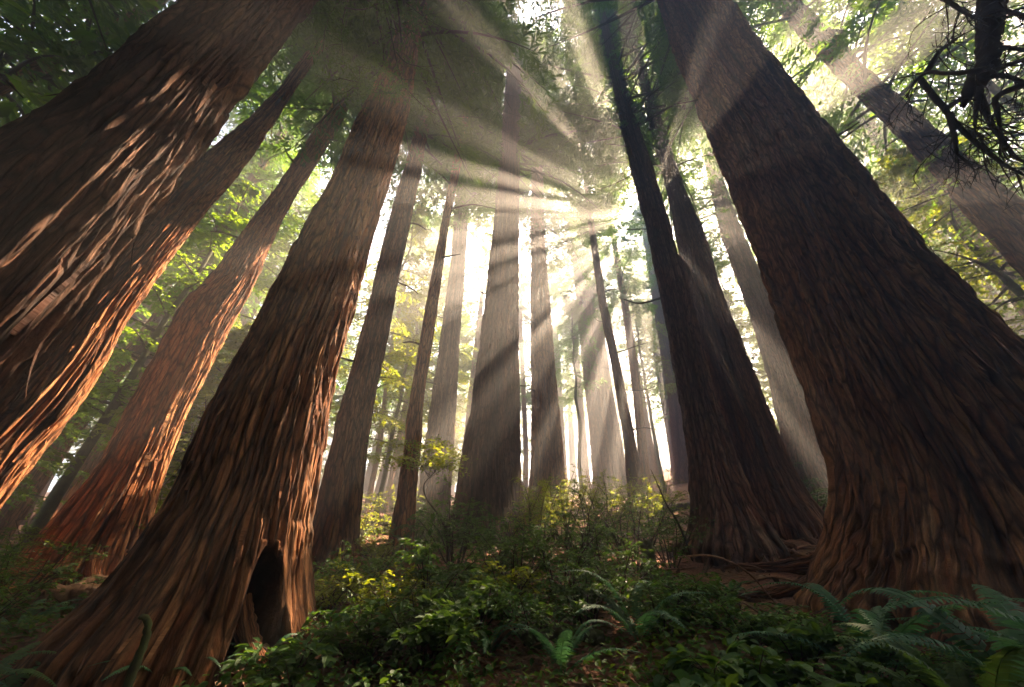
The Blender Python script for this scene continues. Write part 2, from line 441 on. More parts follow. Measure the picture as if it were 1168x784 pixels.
def loose_bark(t, pr, root, mat, n, zmax, seed, amp):
    """Frayed strips of bark that stand a little off the trunk."""
    rs = np.random.RandomState(seed); k = 7
    z0 = root[2] + rs.uniform(.3, zmax, n); a0 = rs.uniform(0, 2 * math.pi, n); L = rs.uniform(.18, .95, n); w = rs.uniform(.010, .034, n)
    s_ = np.linspace(0, 1, k); lift = amp * rs.uniform(.2, 1.0, n); out = rs.uniform(.01, .07, n) * np.where(rs.rand(n) < .3, 2.2, 1); up = np.where(rs.rand(n) < .35, 1., -1.)
    Z = z0[:, None] + up[:, None] * L[:, None] * s_; R = pr.rad(Z) + lift[:, None] + out[:, None] * s_ ** 2 * L[:, None] * 2 - .02
    A = a0[:, None] + rs.uniform(-.05, .05, n)[:, None] * s_ ; C = pr.c(Z.ravel()).reshape(n, k, 3)
    W = w[:, None] * (1.05 - s_ ** 2)
    def ring(off): return np.stack([C[..., 0] + R * np.cos(A + off / R), C[..., 1] + R * np.sin(A + off / R), Z], -1)
    V = np.stack([ring(-W), ring(W)], 2)                                # n, k, 2, 3
    i = (np.arange(n) * k * 2)[:, None, None] + (np.arange(k - 1) * 2)[None, :, None]
    F = np.concatenate([i, i + 1, i + 3, i + 2], -1).reshape(-1, 4)
    g = np.stack([np.cos(A) * .9, np.sin(A) * .9, Z - root[2]], -1); g = np.repeat(g[:, :, None], 2, 2)
    V = V.reshape(-1, 3) - root; G = Geo(); zc = np.linspace(root[2], root[2] + zmax + 1, 14)      # a core inside the trunk that carries the strips
    tube(G, pr.c(zc) - root, pr.rad(zc) * .5, 6); v2, f2 = G.get(); F = np.concatenate([F, f2 + len(V)]); V = np.concatenate([V, v2]); g = np.concatenate([g.reshape(-1, 3), v2])
    build('loose_bark', V, F, mat, t, {'grain': g.reshape(-1, 3)}, smooth=True)


# ------------------------------------------------------------------ crowns
def crown_geo(pr, root, zlo, zhi, Lmax, nb, seed, nsub=12, nleaf=20, leaf=(.24, .058), broad=False, droop=.35, up=.12, bias=None, gaps=True, low_len=.75, bare=0.12, clear=0.0, clear_to=99):
    """Boughs round the trunk with drooping sprays of small leaves: (leaf quads, bough tubes), local to the root."""
    rs = np.random.RandomState(seed)
    t0 = np.sort(rs.uniform(0, 1, nb) ** 1.05); zb = zlo + (zhi - zlo) * t0
    az = np.cumsum(np.full(nb, 2.399)) + rs.uniform(-.5, .5, nb)
    if bias is not None:
        az = np.where(rs.rand(nb) < bias[1], bias[0] + rs.uniform(-1.1, 1.1, nb), az)
    Ln = Lmax * (low_len + (1 - low_len) * np.minimum(1, t0 * 4)) * np.clip(1.05 - t0, .06, 1) ** .7 * rs.uniform(.55, 1.12, nb)
    O = np.stack([np.cos(az), np.sin(az), np.zeros(nb)], 1); Pp = np.stack([-O[:, 1], O[:, 0], O[:, 2]], 1)
    B0 = pr.c(zb) + O * (pr.rad(zb) * .9)[:, None]
    upv = up + rs.uniform(-.12, .16, nb); drp = droop * rs.uniform(.6, 1.5, nb)
    side = rs.uniform(-.25, .25, nb)

    def pos(b, t):
        L = Ln[b]
        return B0[b] + O[b] * (L * t)[:, None] + Pp[b] * (side[b] * L * t * t)[:, None] + np.array([0, 0, 1.]) * (L * (upv[b] * t - drp[b] * t * t))[:, None]
    G = Geo(); tt = np.linspace(0, 1, 7)
    zc = np.linspace(zlo - .3, zhi, 12); tube(G, pr.c(zc), pr.rad(zc) * .45, 5)          # hidden core tube added inside the trunk to join the boughs
    if clear:
        ca = np.arctan2(-B0[:, 1], -B0[:, 0]); dd = np.abs((az - ca + np.pi) % (2 * np.pi) - np.pi)
        gone = (dd < clear) & (zb < clear_to)
    else: gone = np.zeros(nb, bool)
    for b in range(nb):
        if gone[b]: continue
        P = pos(np.full(7, b), tt)
        if gaps and not open_to_sun(P[1:], .05).all(): continue
        tube(G, P, (.018 + .012 * Ln[b]) * (1 - .85 * tt), 4)
    b = np.repeat(np.arange(nb), nsub * 2); m = len(b)
    ts = np.tile(np.repeat(np.linspace(bare, 1.0, nsub), 2), nb) + rs.uniform(-.04, .04, m); ts = np.clip(ts, bare * .8, 1)
    sg = np.tile([1., -1.], nb * nsub)
    keep = (rs.rand(m) < .88) & ~gone[b]
    b, ts, sg = b[keep], ts[keep], sg[keep]; m = len(b)
    S0 = pos(b, ts)
    wl = (Ln[b] * .42 * np.clip(1.08 - .8 * ts, .1, 1) + .22) * rs.uniform(.6, 1.2, m)
    sd = unit(Pp[b] * sg[:, None] + O[b] * rs.uniform(.3, .9, m)[:, None] + np.array([0, 0, 1.]) * rs.uniform(-.55, .1, m)[:, None])
    q = np.repeat(np.arange(m), nleaf); u = np.tile((np.arange(nleaf) + .6) / nleaf, m) + rs.uniform(-.05, .05, m * nleaf)
    k = len(q)
    P = S0[q] + sd[q] * (wl[q] * u)[:, None]; P[:, 2] -= .30 * wl[q] * u * u
    flip = np.where(np.arange(k) % 2 == 0, 1., -1.)
    lat = np.cross(sd[q], np.array([0, 0, 1.]))
    D = sd[q] * rs.uniform(.5, 1.1, k)[:, None] + lat * (flip * rs.uniform(.3, .9, k))[:, None] + rs.normal(0, .22, (k, 3)); D[:, 2] -= .25
    Nn = np.tile([0., 0, 1.], (k, 1)) + rs.normal(0, .45, (k, 3))
    sz = rs.uniform(.6, 1.35, k)
    if gaps:
        ok = open_to_sun(P + D * (leaf[0] * .5), leaf[0] * .4) & ~hides_stem(P + D * (leaf[0] * .5)); P, D, Nn, sz = P[ok], D[ok], Nn[ok], sz[ok]
    V, F = kites(P, D, Nn, leaf[0] * sz, leaf[1] * sz, .5 if broad else .4)
    GV, GF = G.get()
    return V - root, F, GV - root, GF


def add_crown(t, pr, root, mat, *a, wood=None, **k):
    V, F, GV, GF = crown_geo(pr, root, *a, **k)
    build('crown', V, F, mat, t)
    build('branchwork', GV, GF, wood or WOOD, t, smooth=True)


# ------------------------------------------------------------------ gaps: what the sun reaches
for p in [(383, 340), (377, 400), (367, 455), (359, 520), (348, 590)]: gap_at(*p, 5.3, .20)
gap_at(314, 570, 5.0, .15); gap_at(440, 170, 5.6, .25); gap_at(428, 215, 5.6, .25)
for p in [(285, 300), (262, 345), (240, 390), (215, 440), (190, 485), (165, 530)]: gap_at(*p, 10.1, .38)
for p in [(190, 285), (165, 325), (135, 370), (105, 415), (80, 455), (45, 495), (20, 540)]: gap_at(*p, 8.75, .38)
for p in [(238, 125), (200, 172), (155, 212), (118, 262), (75, 300), (25, 340)]: gap_at(*p, 4.2, .10)
gap_at(432, 690, 5.6, .15)
gap_at(92, 697, 7.2, .26); gap_at(170, 340, 8.4, .5); gap_at(495, 520, 8.6, .22); gap_at(60, 510, 9, .35)
gap_at(592, 560, 11.4, .2)
for px, py, D, r in [(430, 150, 14.5, .5), (425, 225, 14.5, 1.1), (430, 310, 14.5, .9), (1110, 290, 14, .5), (200, 315, 13, .9), (480, 300, 21, 1.2), (640, 130, 13, .25)]: gap_at(px, py, D, r)
for p, D, r in [((640, 520), 24, .6), ((700, 500), 27, .7), ((600, 560), 17, .4), (((470, 560), 14, .8)), ((430, 575), 12, .7), ((690, 430), 24, .6), ((760, 520), 20, .5)]: gap_at(*p, D, r)
gap_beam(-110, -52, 4.0, .34)
gap_beam(-195, -213, 5.0, .22); gap_beam(-80, -213, 5.5, .28); gap_beam(-120, -190, 7.5, .3)
gap_beam(315, -213, 6.0, .55); gap_beam(195, -238, 6.5, .28); gap_beam(225, -238, 7.5, .22)
gap_beam(-400, 40, 9, .3)

for px, py, D, r in [(640, 585, 9.8, .35), (690, 590, 10.2, .3), (740, 580, 10.5, .3)]: gap_at(px, py, D, r)

# trunks whose upper stems stay free of nearer boughs
STEMS = [((586, 75), (576, 270), 10, 11.3), ((688, 10), (750, 260), 15, 9.6), ((714, 15), (785, 260), 15, 11.4), ((472, 50), (420, 200), 24, 5.0), ((790, 0), (950, 270), 62, 6.5), ((612, 190), (614, 300), 8, 16), ((520, 195), (505, 281), 7, 9.2), ((485, 145), (455, 260), 12, 9.0)]


def hides_stem(P):
    w = P - CAM; z = w @ FW; zz = np.where(z > .1, z, 1e9)
    px, py = 584 + FPX * (w @ RR) / zz, 392 - FPX * (w @ UU) / zz; hd = np.hypot(w[:, 0], w[:, 1])
    out = np.zeros(len(P), bool)
    for (x0, y0), (x1, y1), hw, D in STEMS:
        f = (py - y0) / (y1 - y0); out |= (f > 0) & (f < 1) & (np.abs(px - x0 - (x1 - x0) * f) < hw) & (hd < D) & (z > .1)
    return out


# ------------------------------------------------------------------ ground
def make_ground():
    def axis(lo, hi, fine_lo, fine_hi, d):
        a = list(np.arange(fine_lo, fine_hi, d)); s = d
        while a[-1] < hi: s *= 1.12; a.append(a[-1] + s)
        s = d
        while a[0] > lo: s *= 1.12; a.insert(0, a[0] - s)
        return np.array(a)
    x = axis(-105, 105, -14, 18, .09); y = axis(-25, 135, 1, 22, .09)
    X, Y = np.meshgrid(x, y); Z = ground(X, Y) + .025 * perlin(X * 4, Y * 4, seed=11)
    nx = len(x)
    i = np.arange(len(y) - 1)[:, None] * nx; j = np.arange(nx - 1)[None]
    F = np.stack([i + j, i + j + 1, i + nx + j + 1, i + nx + j], -1).reshape(-1, 4)
    o = build('ground', np.stack([X, Y, Z], -1).reshape(-1, 3), F, ground_mat(), smooth=True); o['kind'] = 'structure'
    return x.min(), x.max(), y.min(), y.max()


GX = make_ground()

# ------------------------------------------------------------------ the trunks one can tell apart
def redwood(label, D, left, right, H, mat, tr, cr=None, name='redwood_tree', flare=.25, group=None, crown_mat=None):
    pr = prof_edges(D, left, right, H, flare)
    root = pr.base()
    t = thing(name, label, 'tree', root, group)
    trunk_mesh(pr, root, mat, t, **tr)
    if cr: add_crown(t, pr, root, crown_mat or NEEDLE, **cr)
    print('%-60s D%.1f base %s r@2m %.2f' % (label[:60], D, root.round(1), pr.rad(root[2] + 2)))
    return t, pr, root


near = dict(zlo=17, zhi=37, Lmax=5.2, nb=115)
# the dark giant that leans out of the frame
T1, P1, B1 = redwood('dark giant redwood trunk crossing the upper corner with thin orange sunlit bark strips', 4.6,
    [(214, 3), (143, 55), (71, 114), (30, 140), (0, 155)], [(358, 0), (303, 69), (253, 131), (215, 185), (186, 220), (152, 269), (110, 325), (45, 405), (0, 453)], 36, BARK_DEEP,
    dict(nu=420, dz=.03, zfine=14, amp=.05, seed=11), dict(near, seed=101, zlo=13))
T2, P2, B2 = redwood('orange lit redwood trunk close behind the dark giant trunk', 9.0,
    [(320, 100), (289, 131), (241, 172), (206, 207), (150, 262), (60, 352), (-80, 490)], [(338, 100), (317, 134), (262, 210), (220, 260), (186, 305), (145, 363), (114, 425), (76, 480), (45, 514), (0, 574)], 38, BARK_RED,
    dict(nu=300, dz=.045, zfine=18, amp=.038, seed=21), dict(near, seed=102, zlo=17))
T3, P3, B3 = redwood('pinkish redwood trunk with a long sunlit side, behind the big hollow-based trunk', 10.5,
    [(386, 110), (357, 152), (303, 231), (276, 267), (241, 315), (207, 346), (163, 432), (114, 525), (69, 583), (31, 632)], [(404, 110), (383, 152), (333, 231), (317, 260), (286, 329), (252, 391), (220, 453), (193, 515), (172, 583), (148, 635), (135, 672)], 38, BARK_RED,
    dict(nu=300, dz=.04, zfine=18, amp=.034, seed=31), dict(near, seed=103, zlo=16))
def at(px, py, D):
    d = ray(px, py); return CAM + d * (D / math.hypot(d[0], d[1]))


_b = at(230, 700, 5.6); _zb = gz(-3.0, 4.7); _t = at(292, 622, 5.05)[2]
H4 = (.906, _t - _zb, .030, .45)
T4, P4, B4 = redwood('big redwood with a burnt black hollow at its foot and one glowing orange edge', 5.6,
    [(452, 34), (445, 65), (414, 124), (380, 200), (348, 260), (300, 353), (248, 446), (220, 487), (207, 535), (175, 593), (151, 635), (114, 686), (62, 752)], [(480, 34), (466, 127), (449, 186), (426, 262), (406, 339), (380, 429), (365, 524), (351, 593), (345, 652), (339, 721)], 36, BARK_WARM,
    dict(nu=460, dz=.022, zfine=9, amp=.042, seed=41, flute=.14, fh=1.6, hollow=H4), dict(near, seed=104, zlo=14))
T5, P5, B5 = redwood('straight redwood trunk just behind the glowing edge of the hollow-based trunk', 9.6,
    [(477, 138), (442, 260), (414, 374), (387, 467), (375, 520), (362, 580), (340, 655)], [(491, 138), (466, 260), (445, 363), (425, 467), (418, 514), (404, 648)], 36, BARK,
    dict(nu=220, dz=.04, zfine=16, amp=.035, seed=51), dict(near, seed=105, clear=.62, clear_to=25, zlo=15, Lmax=3.8, nb=80))
T6, P6, B6 = redwood('slender redwood trunk standing behind the small yellow leafed maple', 9.7,
    [(517, 186), (499, 281), (483, 363), (470, 443), (459, 521), (444, 628)], [(526, 186), (511, 260), (497, 363), (483, 453), (480, 514), (470, 624)], 34, BARK_RED,
    dict(nu=150, dz=.05, zfine=18, amp=.025, seed=61, cell=.13), dict(near, seed=106, clear=.62, clear_to=25, zlo=17, Lmax=3.2, nb=70))
T7, P7, B7 = redwood('pale hazy trunk between the slender trunk and the dark central trunk', 17,
    [(523, 190), (515, 294), (501, 398), (487, 498), (473, 604)], [(537, 190), (531, 294), (523, 398), (518, 498), (511, 593)], 38, BARK_MOSS,
    dict(nu=140, dz=.07, zfine=24, amp=.04, seed=71), dict(near, seed=107, zlo=19, nb=100, Lmax=4.6, nleaf=16, leaf=(.28, .07)))
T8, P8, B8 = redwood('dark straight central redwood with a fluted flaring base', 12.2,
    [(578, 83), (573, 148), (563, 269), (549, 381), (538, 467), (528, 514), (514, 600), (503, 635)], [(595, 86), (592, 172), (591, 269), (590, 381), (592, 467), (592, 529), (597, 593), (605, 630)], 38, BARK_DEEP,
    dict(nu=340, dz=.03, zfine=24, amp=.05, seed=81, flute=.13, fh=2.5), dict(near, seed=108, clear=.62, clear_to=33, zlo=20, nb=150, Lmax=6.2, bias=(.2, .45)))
T9, P9, B9 = redwood('pale straight trunk right beside the dark central trunk, striped by light shafts', 17,
    [(607, 160), (606, 277), (606, 363), (607, 501), (604, 580)], [(617, 160), (621, 277), (628, 363), (640, 501), (646, 575)], 40, BARK,
    dict(nu=160, dz=.08, zfine=32, amp=.05, seed=91), dict(near, seed=109, clear=.62, clear_to=33, zlo=20, zhi=36, nb=110, nleaf=14, leaf=(.30, .07)))
T10, P10, B10 = redwood('wide pale trunk with a dark slanting shadow near its foot', 30,
    [(643, 200), (650, 260), (659, 363), (673, 501), (676, 550)], [(657, 200), (669, 260), (684, 340), (696, 432), (711, 518), (716, 550)], 40, BARK,
    dict(nu=180, dz=.08, zfine=34, amp=.06, seed=95), dict(near, seed=110, zlo=23, zhi=39, nb=80, nleaf=14, leaf=(.30, .07)))
T11, P11, B11 = redwood('thin leaning trunk touching the wide pale trunk', 17,
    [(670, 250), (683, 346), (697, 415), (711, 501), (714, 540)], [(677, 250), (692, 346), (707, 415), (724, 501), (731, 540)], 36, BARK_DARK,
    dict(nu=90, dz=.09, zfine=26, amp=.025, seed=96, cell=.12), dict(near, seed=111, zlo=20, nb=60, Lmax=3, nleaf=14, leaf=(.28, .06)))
T12, P12, B12 = redwood('thinnest hazy trunk in front of the low sun glow, next to the twin trunks', 23,
    [(700, 290), (711, 360), (722, 450), (730, 540)], [(706, 290), (719, 360), (732, 450), (741, 540)], 34, BARK,
    dict(nu=80, dz=.1, zfine=24, amp=.02, seed=97, cell=.12), dict(near, seed=112, zlo=17, nb=60, Lmax=3, nleaf=14, leaf=(.28, .06)))
T13, P13, B13 = redwood('nearer stem of the dark twin redwoods with greenish ribbed base', 10.3,
    [(686, 28), (697, 86), (714, 165), (737, 260), (759, 363), (776, 453), (788, 531), (791, 600), (785, 632)], [(694, 28), (710, 90), (735, 165), (763, 255), (778, 308), (793, 363), (815, 453), (848, 545), (880, 610)], 38, BARK_MOSS,
    dict(nu=280, dz=.03, zfine=22, amp=.045, seed=98, flute=.09, fh=1.5), dict(near, seed=113, clear=.62, clear_to=33, zlo=18, nb=120, Lmax=5.0))
T14, P14, B14 = redwood('farther stem of the dark twin redwoods with a wide sloping foot', 12.2,
    [(712, 30), (719, 62), (731, 103), (749, 172), (766, 234), (778, 312), (790, 363), (806, 430), (835, 525), (850, 590)], [(721, 30), (731, 62), (745, 110), (762, 158), (780, 214), (802, 263), (830, 353), (858, 422), (899, 525), (920, 565), (938, 592)], 38, BARK_DARK,
    dict(nu=240, dz=.035, zfine=24, amp=.04, seed=99, flute=.05), dict(near, seed=114, clear=.62, clear_to=33, zlo=17, nb=120, Lmax=5.0))
T15, P15, B15 = redwood('hazy grey trunk in the gap between the twin stems and the huge buttressed trunk', 18,
    [(796, 150), (801, 172), (823, 269), (854, 353), (878, 432), (892, 498), (893, 530)], [(806, 150), (813, 172), (845, 260), (889, 363), (916, 439), (932, 485), (945, 530)], 40, BARK_MOSS,
    dict(nu=200, dz=.06, zfine=30, amp=.05, seed=83), dict(near, seed=115, clear=.62, clear_to=33, zlo=16.5, zhi=38.5, nb=120, Lmax=4.6))
T16, P16, B16 = redwood('huge redwood with a gnarled buttressed base and deep ribbed brown bark', 7.9,
    [(747, 0), (768, 59), (782, 93), (802, 141), (830, 200), (854, 265), (882, 336), (909, 415), (930, 480), (942, 514), (956, 569), (953, 631), (948, 672)],
    [(837, 7), (864, 48), (930, 127), (975, 186), (1042, 264), (1078, 305), (1130, 360), (1168, 394), (1232, 462), (1300, 530), (1400, 620)], 38, BARK,
    dict(nu=640, dz=.026, zfine=17, amp=.062, seed=84, cell=.22, flute=.10, flutes=7, fh=3, burl=.07), dict(near, seed=116, clear=.62, clear_to=30, zlo=19, Lmax=6, nb=90))
T17, P17, B17 = redwood('leaning brown trunk behind the bare dark twigs in the upper corner', 13,
    [(902, 30), (923, 52), (975, 107), (1023, 155), (1061, 196), (1126, 269), (1200, 350)], [(925, 15), (947, 34), (992, 83), (1030, 114), (1099, 176), (1168, 234), (1240, 300)], 38, BARK,
    dict(nu=200, dz=.045, zfine=24, amp=.05, seed=85), dict(near, seed=117, zlo=14, Lmax=5.0, nb=110))
T18, P18, B18 = redwood('pale grey trunk beyond the bright yellow foliage, crossed by the huge trunk edge', 22,
    [(1020, 200), (1060, 240), (1099, 284), (1140, 329)], [(1045, 190), (1090, 235), (1130, 274), (1180, 325)], 38, BARK,
    dict(nu=120, dz=.09, zfine=26, amp=.05, seed=86), dict(near, seed=118, zlo=15, Lmax=5.0, nb=80, nleaf=14, leaf=(.30, .065)))
T19, P19, B19 = redwood('slender dark trunk slanting above the giant trunk among bright leaves', 12,
    [(160, 8), (110, 36), (60, 58), (0, 86)], [(165, 20), (131, 45), (80, 72), (0, 110)], 34, BARK,
    dict(nu=120, dz=.06, zfine=18, amp=.03, seed=87, cell=.13), dict(near, seed=119, zlo=9, Lmax=4.2, nb=110))
T20, P20, B20 = redwood('pale thin trunk between the orange lit trunk and the pinkish trunk', 18,
    [(225, 290), (185, 345), (120, 425), (55, 505)], [(235, 300), (200, 352), (137, 435), (75, 515)], 36, BARK,
    dict(nu=100, dz=.08, zfine=20, amp=.03, seed=88, cell=.14), dict(near, seed=120, zlo=13, Lmax=4.6, nb=90))
T21, P21, B21 = redwood('grey hazy trunk whose foot shows between the pinkish trunk and the orange lit trunk', 21,
    [(262, 250), (200, 340), (150, 425), (60, 560)], [(276, 256), (217, 348), (171, 434), (84, 568)], 36, BARK,
    dict(nu=110, dz=.09, zfine=22, amp=.04, seed=89), dict(near, seed=121, zlo=14, Lmax=4.6, nb=90))
T22, P22, B22 = redwood('pale brown trunk half hidden behind the nearer twin stem', 31,
    [(745, 350), (762, 453), (770, 545)], [(765, 350), (791, 453), (806, 545)], 38, BARK,
    dict(nu=120, dz=.09, zfine=26, amp=.04, seed=90), dict(near, seed=122, zlo=22, nb=70, nleaf=14, leaf=(.30, .065)))

# dead stubs, low bare branches and buttress roots of the nearer trunks
def stubs(t, pr, root, zs, seed, L=(.3, 1.1), r=.035):
    rs = np.random.RandomState(seed)
    for z in zs:
        ca = math.atan2(-root[1], -root[0]); a = ca + rs.choice([-1, 1]) * rs.uniform(.7, 1.7); c = pr.c(np.array([z]))[0]; R = float(pr.rad(z)); d = np.array([math.cos(a), math.sin(a), 0])
        l = rs.uniform(*L); P = spline([c + d * R * .8, c + d * (R + l * .5) + [0, 0, -.05 * l], c + d * (R + l) + [0, 0, rs.uniform(-.35, .15) * l] + rs.normal(0, .08, 3) * l], 12)
        G = Geo(); tube(G, P, np.linspace(r * rs.uniform(.7, 1.2), r * .4, 12), 6, int(z * 10), .15); V, F = G.get()
        build('dead_stub', V - root, F, WOOD, t, smooth=True)


for t, pr, root, zs, sd in [(T8, P8, B8, (7.2, 11, 14.5, 17.3, 19, 21, 22.6), 1), (T5, P5, B5, (6, 9, 11.5, 13.5), 2), (T6, P6, B6, (7, 10.5, 13, 14.4, 16), 3), (T13, P13, B13, (9, 12, 15.5, 17, 19), 4), (T14, P14, B14, (8, 13, 17, 19.5), 5),
                            (T9, P9, B9, (9, 13, 17, 19, 22), 6), (T10, P10, B10, (14, 18, 22, 27), 7), (T11, P11, B11, (7, 9, 11, 13, 15, 17), 8), (T12, P12, B12, (9, 11, 13, 15, 17, 19), 9), (T15, P15, B15, (9, 13, 16, 20), 10), (T16, P16, B16, (9.5, 13.2), 11),
                            (T3, P3, B3, (9, 12.5, 14.5), 12), (T7, P7, B7, (9, 13, 16), 13), (T17, P17, B17, (7, 9.5, 11, 13), 14)]:
    stubs(t, pr, root, zs, 60 + sd, L=(.5, 1.9) if sd in (8, 9, 4, 3) else (.3, 1.1))
for lines_, t, root, D, sd in [([[(713, 134), (690, 138), (668, 150), (645, 163)], [(716, 143), (694, 150), (672, 166)], [(668, 150), (655, 150), (640, 158)]], T13, B13, 10.2, 71), ([[(583, 110), (560, 112), (545, 120), (538, 128)], [(580, 125), (562, 132), (551, 146)]], T8, B8, 12, 72)]:
    for k, Lp in enumerate(lines_):
        rs = np.random.RandomState(sd + k); G = Geo(); Q = spline([at(x, y, D) for x, y in Lp], 24); tube(G, Q, np.linspace(.04, .012, 24), 6, k, .1)
        for _ in range(5):
            i = rs.randint(6, 23); e = Q[i] + rs.normal(0, .3, 3); tube(G, spline([Q[i], (Q[i] + e) / 2 + rs.normal(0, .05, 3), e], 8), np.linspace(.012, .004, 8), 4)
        V, F = G.get(); build('branch', V - root, F, WOOD, t, smooth=True)
for t, pr, root, mat, n, R, sd in [(T4, P4, B4, BARK_WARM, 7, .10, 1), (T3, P3, B3, BARK_RED, 6, .13, 2), (T8, P8, B8, BARK_DEEP, 7, .11, 3), (T13, P13, B13, BARK_MOSS, 7, .11, 4), (T14, P14, B14, BARK_DARK, 6, .12, 5), (T16, P16, B16, BARK, 8, .13, 6), (T5, P5, B5, BARK, 5, .09, 7)]:
    rs = np.random.RandomState(90 + sd); ca = math.atan2(-root[1], -root[0])
    for k in range(n):
        a = ca + (k / (n - 1) - .5) * 3.4 + rs.uniform(-.15, .15); d = np.array([math.cos(a), math.sin(a)]); rb = float(pr.rad(root[2] + .1)); l = rb * rs.uniform(.5, .9) + .25; side = np.array([-d[1], d[0]]) * rs.uniform(-.25, .25)
        P = []
        for u, h in ((.62, .55), (.84, .26), (1.0 + .2 * l / rb, .05), (1.0 + .6 * l / rb, -.02), (1.0 + l / rb, -.12)):
            q = root[:2] + d * rb * u + side * l * max(0, u - .9); P.append([q[0], q[1], gz(q[0], q[1]) + h * (R / .13)])
        G = Geo(); tube(G, spline(P, 40), np.interp(np.linspace(0, 1, 40), [0, .3, .6, 1], np.array([.8, .9, .7, .3]) * R * rs.uniform(.7, 1.15)), 16, k, .16); V, F = G.get()
        ph = np.tile(np.arange(16), 40) * 2 * math.pi / 16; gr = np.stack([.2 * np.cos(ph) + k, .2 * np.sin(ph), np.repeat(np.arange(40), 16) * l / 30], 1)
        build('root', V - root, F, mat, t, {'grain': gr}, smooth=True)

for t, pr, root, mat, n, zm, sd, am in [(T1, P1, B1, BARK_DEEP, 200, 10, 1, .02), (T2, P2, B2, BARK_RED, 300, 12, 2, .02), (T3, P3, B3, BARK_RED, 300, 12, 3, .02), (T4, P4, B4, BARK_WARM, 520, 10, 4, .03), (T16, P16, B16, BARK, 700, 14, 5, .045),
                                        (T8, P8, B8, BARK_DEEP, 300, 16, 6, .03), (T13, P13, B13, BARK_MOSS, 220, 14, 7, .025), (T14, P14, B14, BARK_DARK, 220, 14, 8, .025), (T5, P5, B5, BARK, 160, 12, 9, .02)]:
    loose_bark(t, pr, root, mat, n, zm, 130 + sd, am)

# four thin stems far back in the bright gaps
for px, lab, D, L_, R_ in [
        (0, 'thin dark pole of a tree in the pale gap nearest the straight trunk', 24, [(447, 380), (437, 450), (428, 520)], [(451, 380), (442, 450), (434, 520)]),
        (1, 'thin dark pole of a tree in the pale gap just before the slender trunk', 25, [(472, 410), (461, 455), (448, 520)], [(476, 410), (466, 455), (454, 520)]),
        (2, 'hair thin stem seen in the white slit beside the dark central trunk', 30, [(591, 370), (594, 430), (597, 520)], [(596, 370), (599, 430), (603, 520)]),
        (3, 'slim pale stem close against the dark central trunk, behind the maple', 26, [(540, 400), (534, 450), (528, 510)], [(547, 400), (542, 450), (537, 510)])]:
    redwood(lab, D, L_, R_, 30, BARK, dict(nu=50, dz=.2, zfine=20, amp=.015, seed=200 + px, cell=.12, flare=None) if False else dict(nu=50, dz=.2, zfine=20, amp=.015, seed=200 + px, cell=.12),
            dict(zlo=14, zhi=30, Lmax=2.4, nb=50, seed=210 + px, nsub=8, nleaf=8, leaf=(.34, .11)))

# four hazy redwoods round the low sun, whose crowns cut the light into shafts
for k, (az, D, lab) in enumerate([(11.5, 37, 'hazy redwood in the white glow between the striped pale trunk and the wide pale trunk'), (21, 35, 'hazy redwood with feathery boughs right of the wide pale trunk, before the low sun'),
                                  (25, 41, 'faint tall redwood right behind the nearer twin stem'), (33, 36, 'hazy redwood showing in the narrow slit between the twin stems')]):
    p = polar(az, D); pr = prof_simple(p, .45, 28)
    t = thing('redwood_tree', lab, 'tree', p); trunk_mesh(pr, p, BARK, t, 60, .2, 30, .03, seed=240 + k, cell=.2)
    add_crown(t, pr, p, NEEDLE, zlo=p[2] + 10, zhi=p[2] + 27.5, Lmax=4.2, nb=56, seed=250 + k, nsub=10, nleaf=14, leaf=(.30, .07))

# ------------------------------------------------------------------ forest behind
def copy_tree(o, loc, rz, s, label=None, group=None):
    c = o.copy(); COL.objects.link(c); c.location = [float(v) for v in loc]; c.rotation_euler = (0, 0, rz); c.scale = (s, s, s)
    if label: c['label'] = label
    if group: c['group'] = group
    for ch in o.children:
        d = ch.copy(); COL.objects.link(d); d.parent = c
    return c


protos = []
rs = np.random.RandomState(5)
for k, (r0, H, zlo, Lm, mat) in enumerate([(.55, 31, 5, 4.2, NEEDLE), (.8, 33, 9, 4.8, NEEDLE), (.38, 27, 3, 3.6, NEEDLE_WARM), (.65, 32, 7, 4.6, NEEDLE), (.3, 24, 2, 3.2, NEEDLE_WARM)]):
    pr = prof_simple((0, 0, 0), r0, H)
    t = thing('redwood_tree', 'tall hazy redwood', 'tree', (0, 0, 0), 'hazy redwoods far back in the forest')
    trunk_mesh(pr, np.zeros(3), BARK, t, 48, .25, 20, .04, seed=300 + k, cell=.25)
    V, F, GV, GF = crown_geo(pr, np.zeros(3), zlo, H, Lm, 64, 310 + k, nsub=8, nleaf=8, leaf=(.42, .15), gaps=False)
    build('crown', V, F, mat, t); build('branchwork', GV, GF, WOOD, t, smooth=True)
    protos.append(t)
far = []
az_list = np.linspace(-78, 78, 40)
for ring, (Dm, n) in enumerate([(30, 26), (44, 34), (62, 44), (84, 48)]):
    for i in range(n):
        az = -80 + 160 * (i + rs.uniform(.1, .9)) / n; D = Dm * rs.uniform(.86, 1.16)
        if ring == 0 and -8 < az < 34: continue
        if ring == 1 and 3 < az < 24 and i % 2: continue
        far.append((az, D, int(rs.randint(5)), ring))
def far_label(az, D):
    where = ('beyond the dark giant trunk' if az < -52 else 'beyond the pinkish and hollow-based trunks' if az < -22 else 'in the glowing gap before the central trunk' if az < -2
             else 'in the white glow between the central trunk and the twins' if az < 28 else 'beyond the twin stems and the buttressed trunk' if az < 52 else 'beyond the leaning trunk and the bare twigs')
    return ('hazy redwood ' if D < 52 else 'faint distant redwood ') + where, where
used = set()
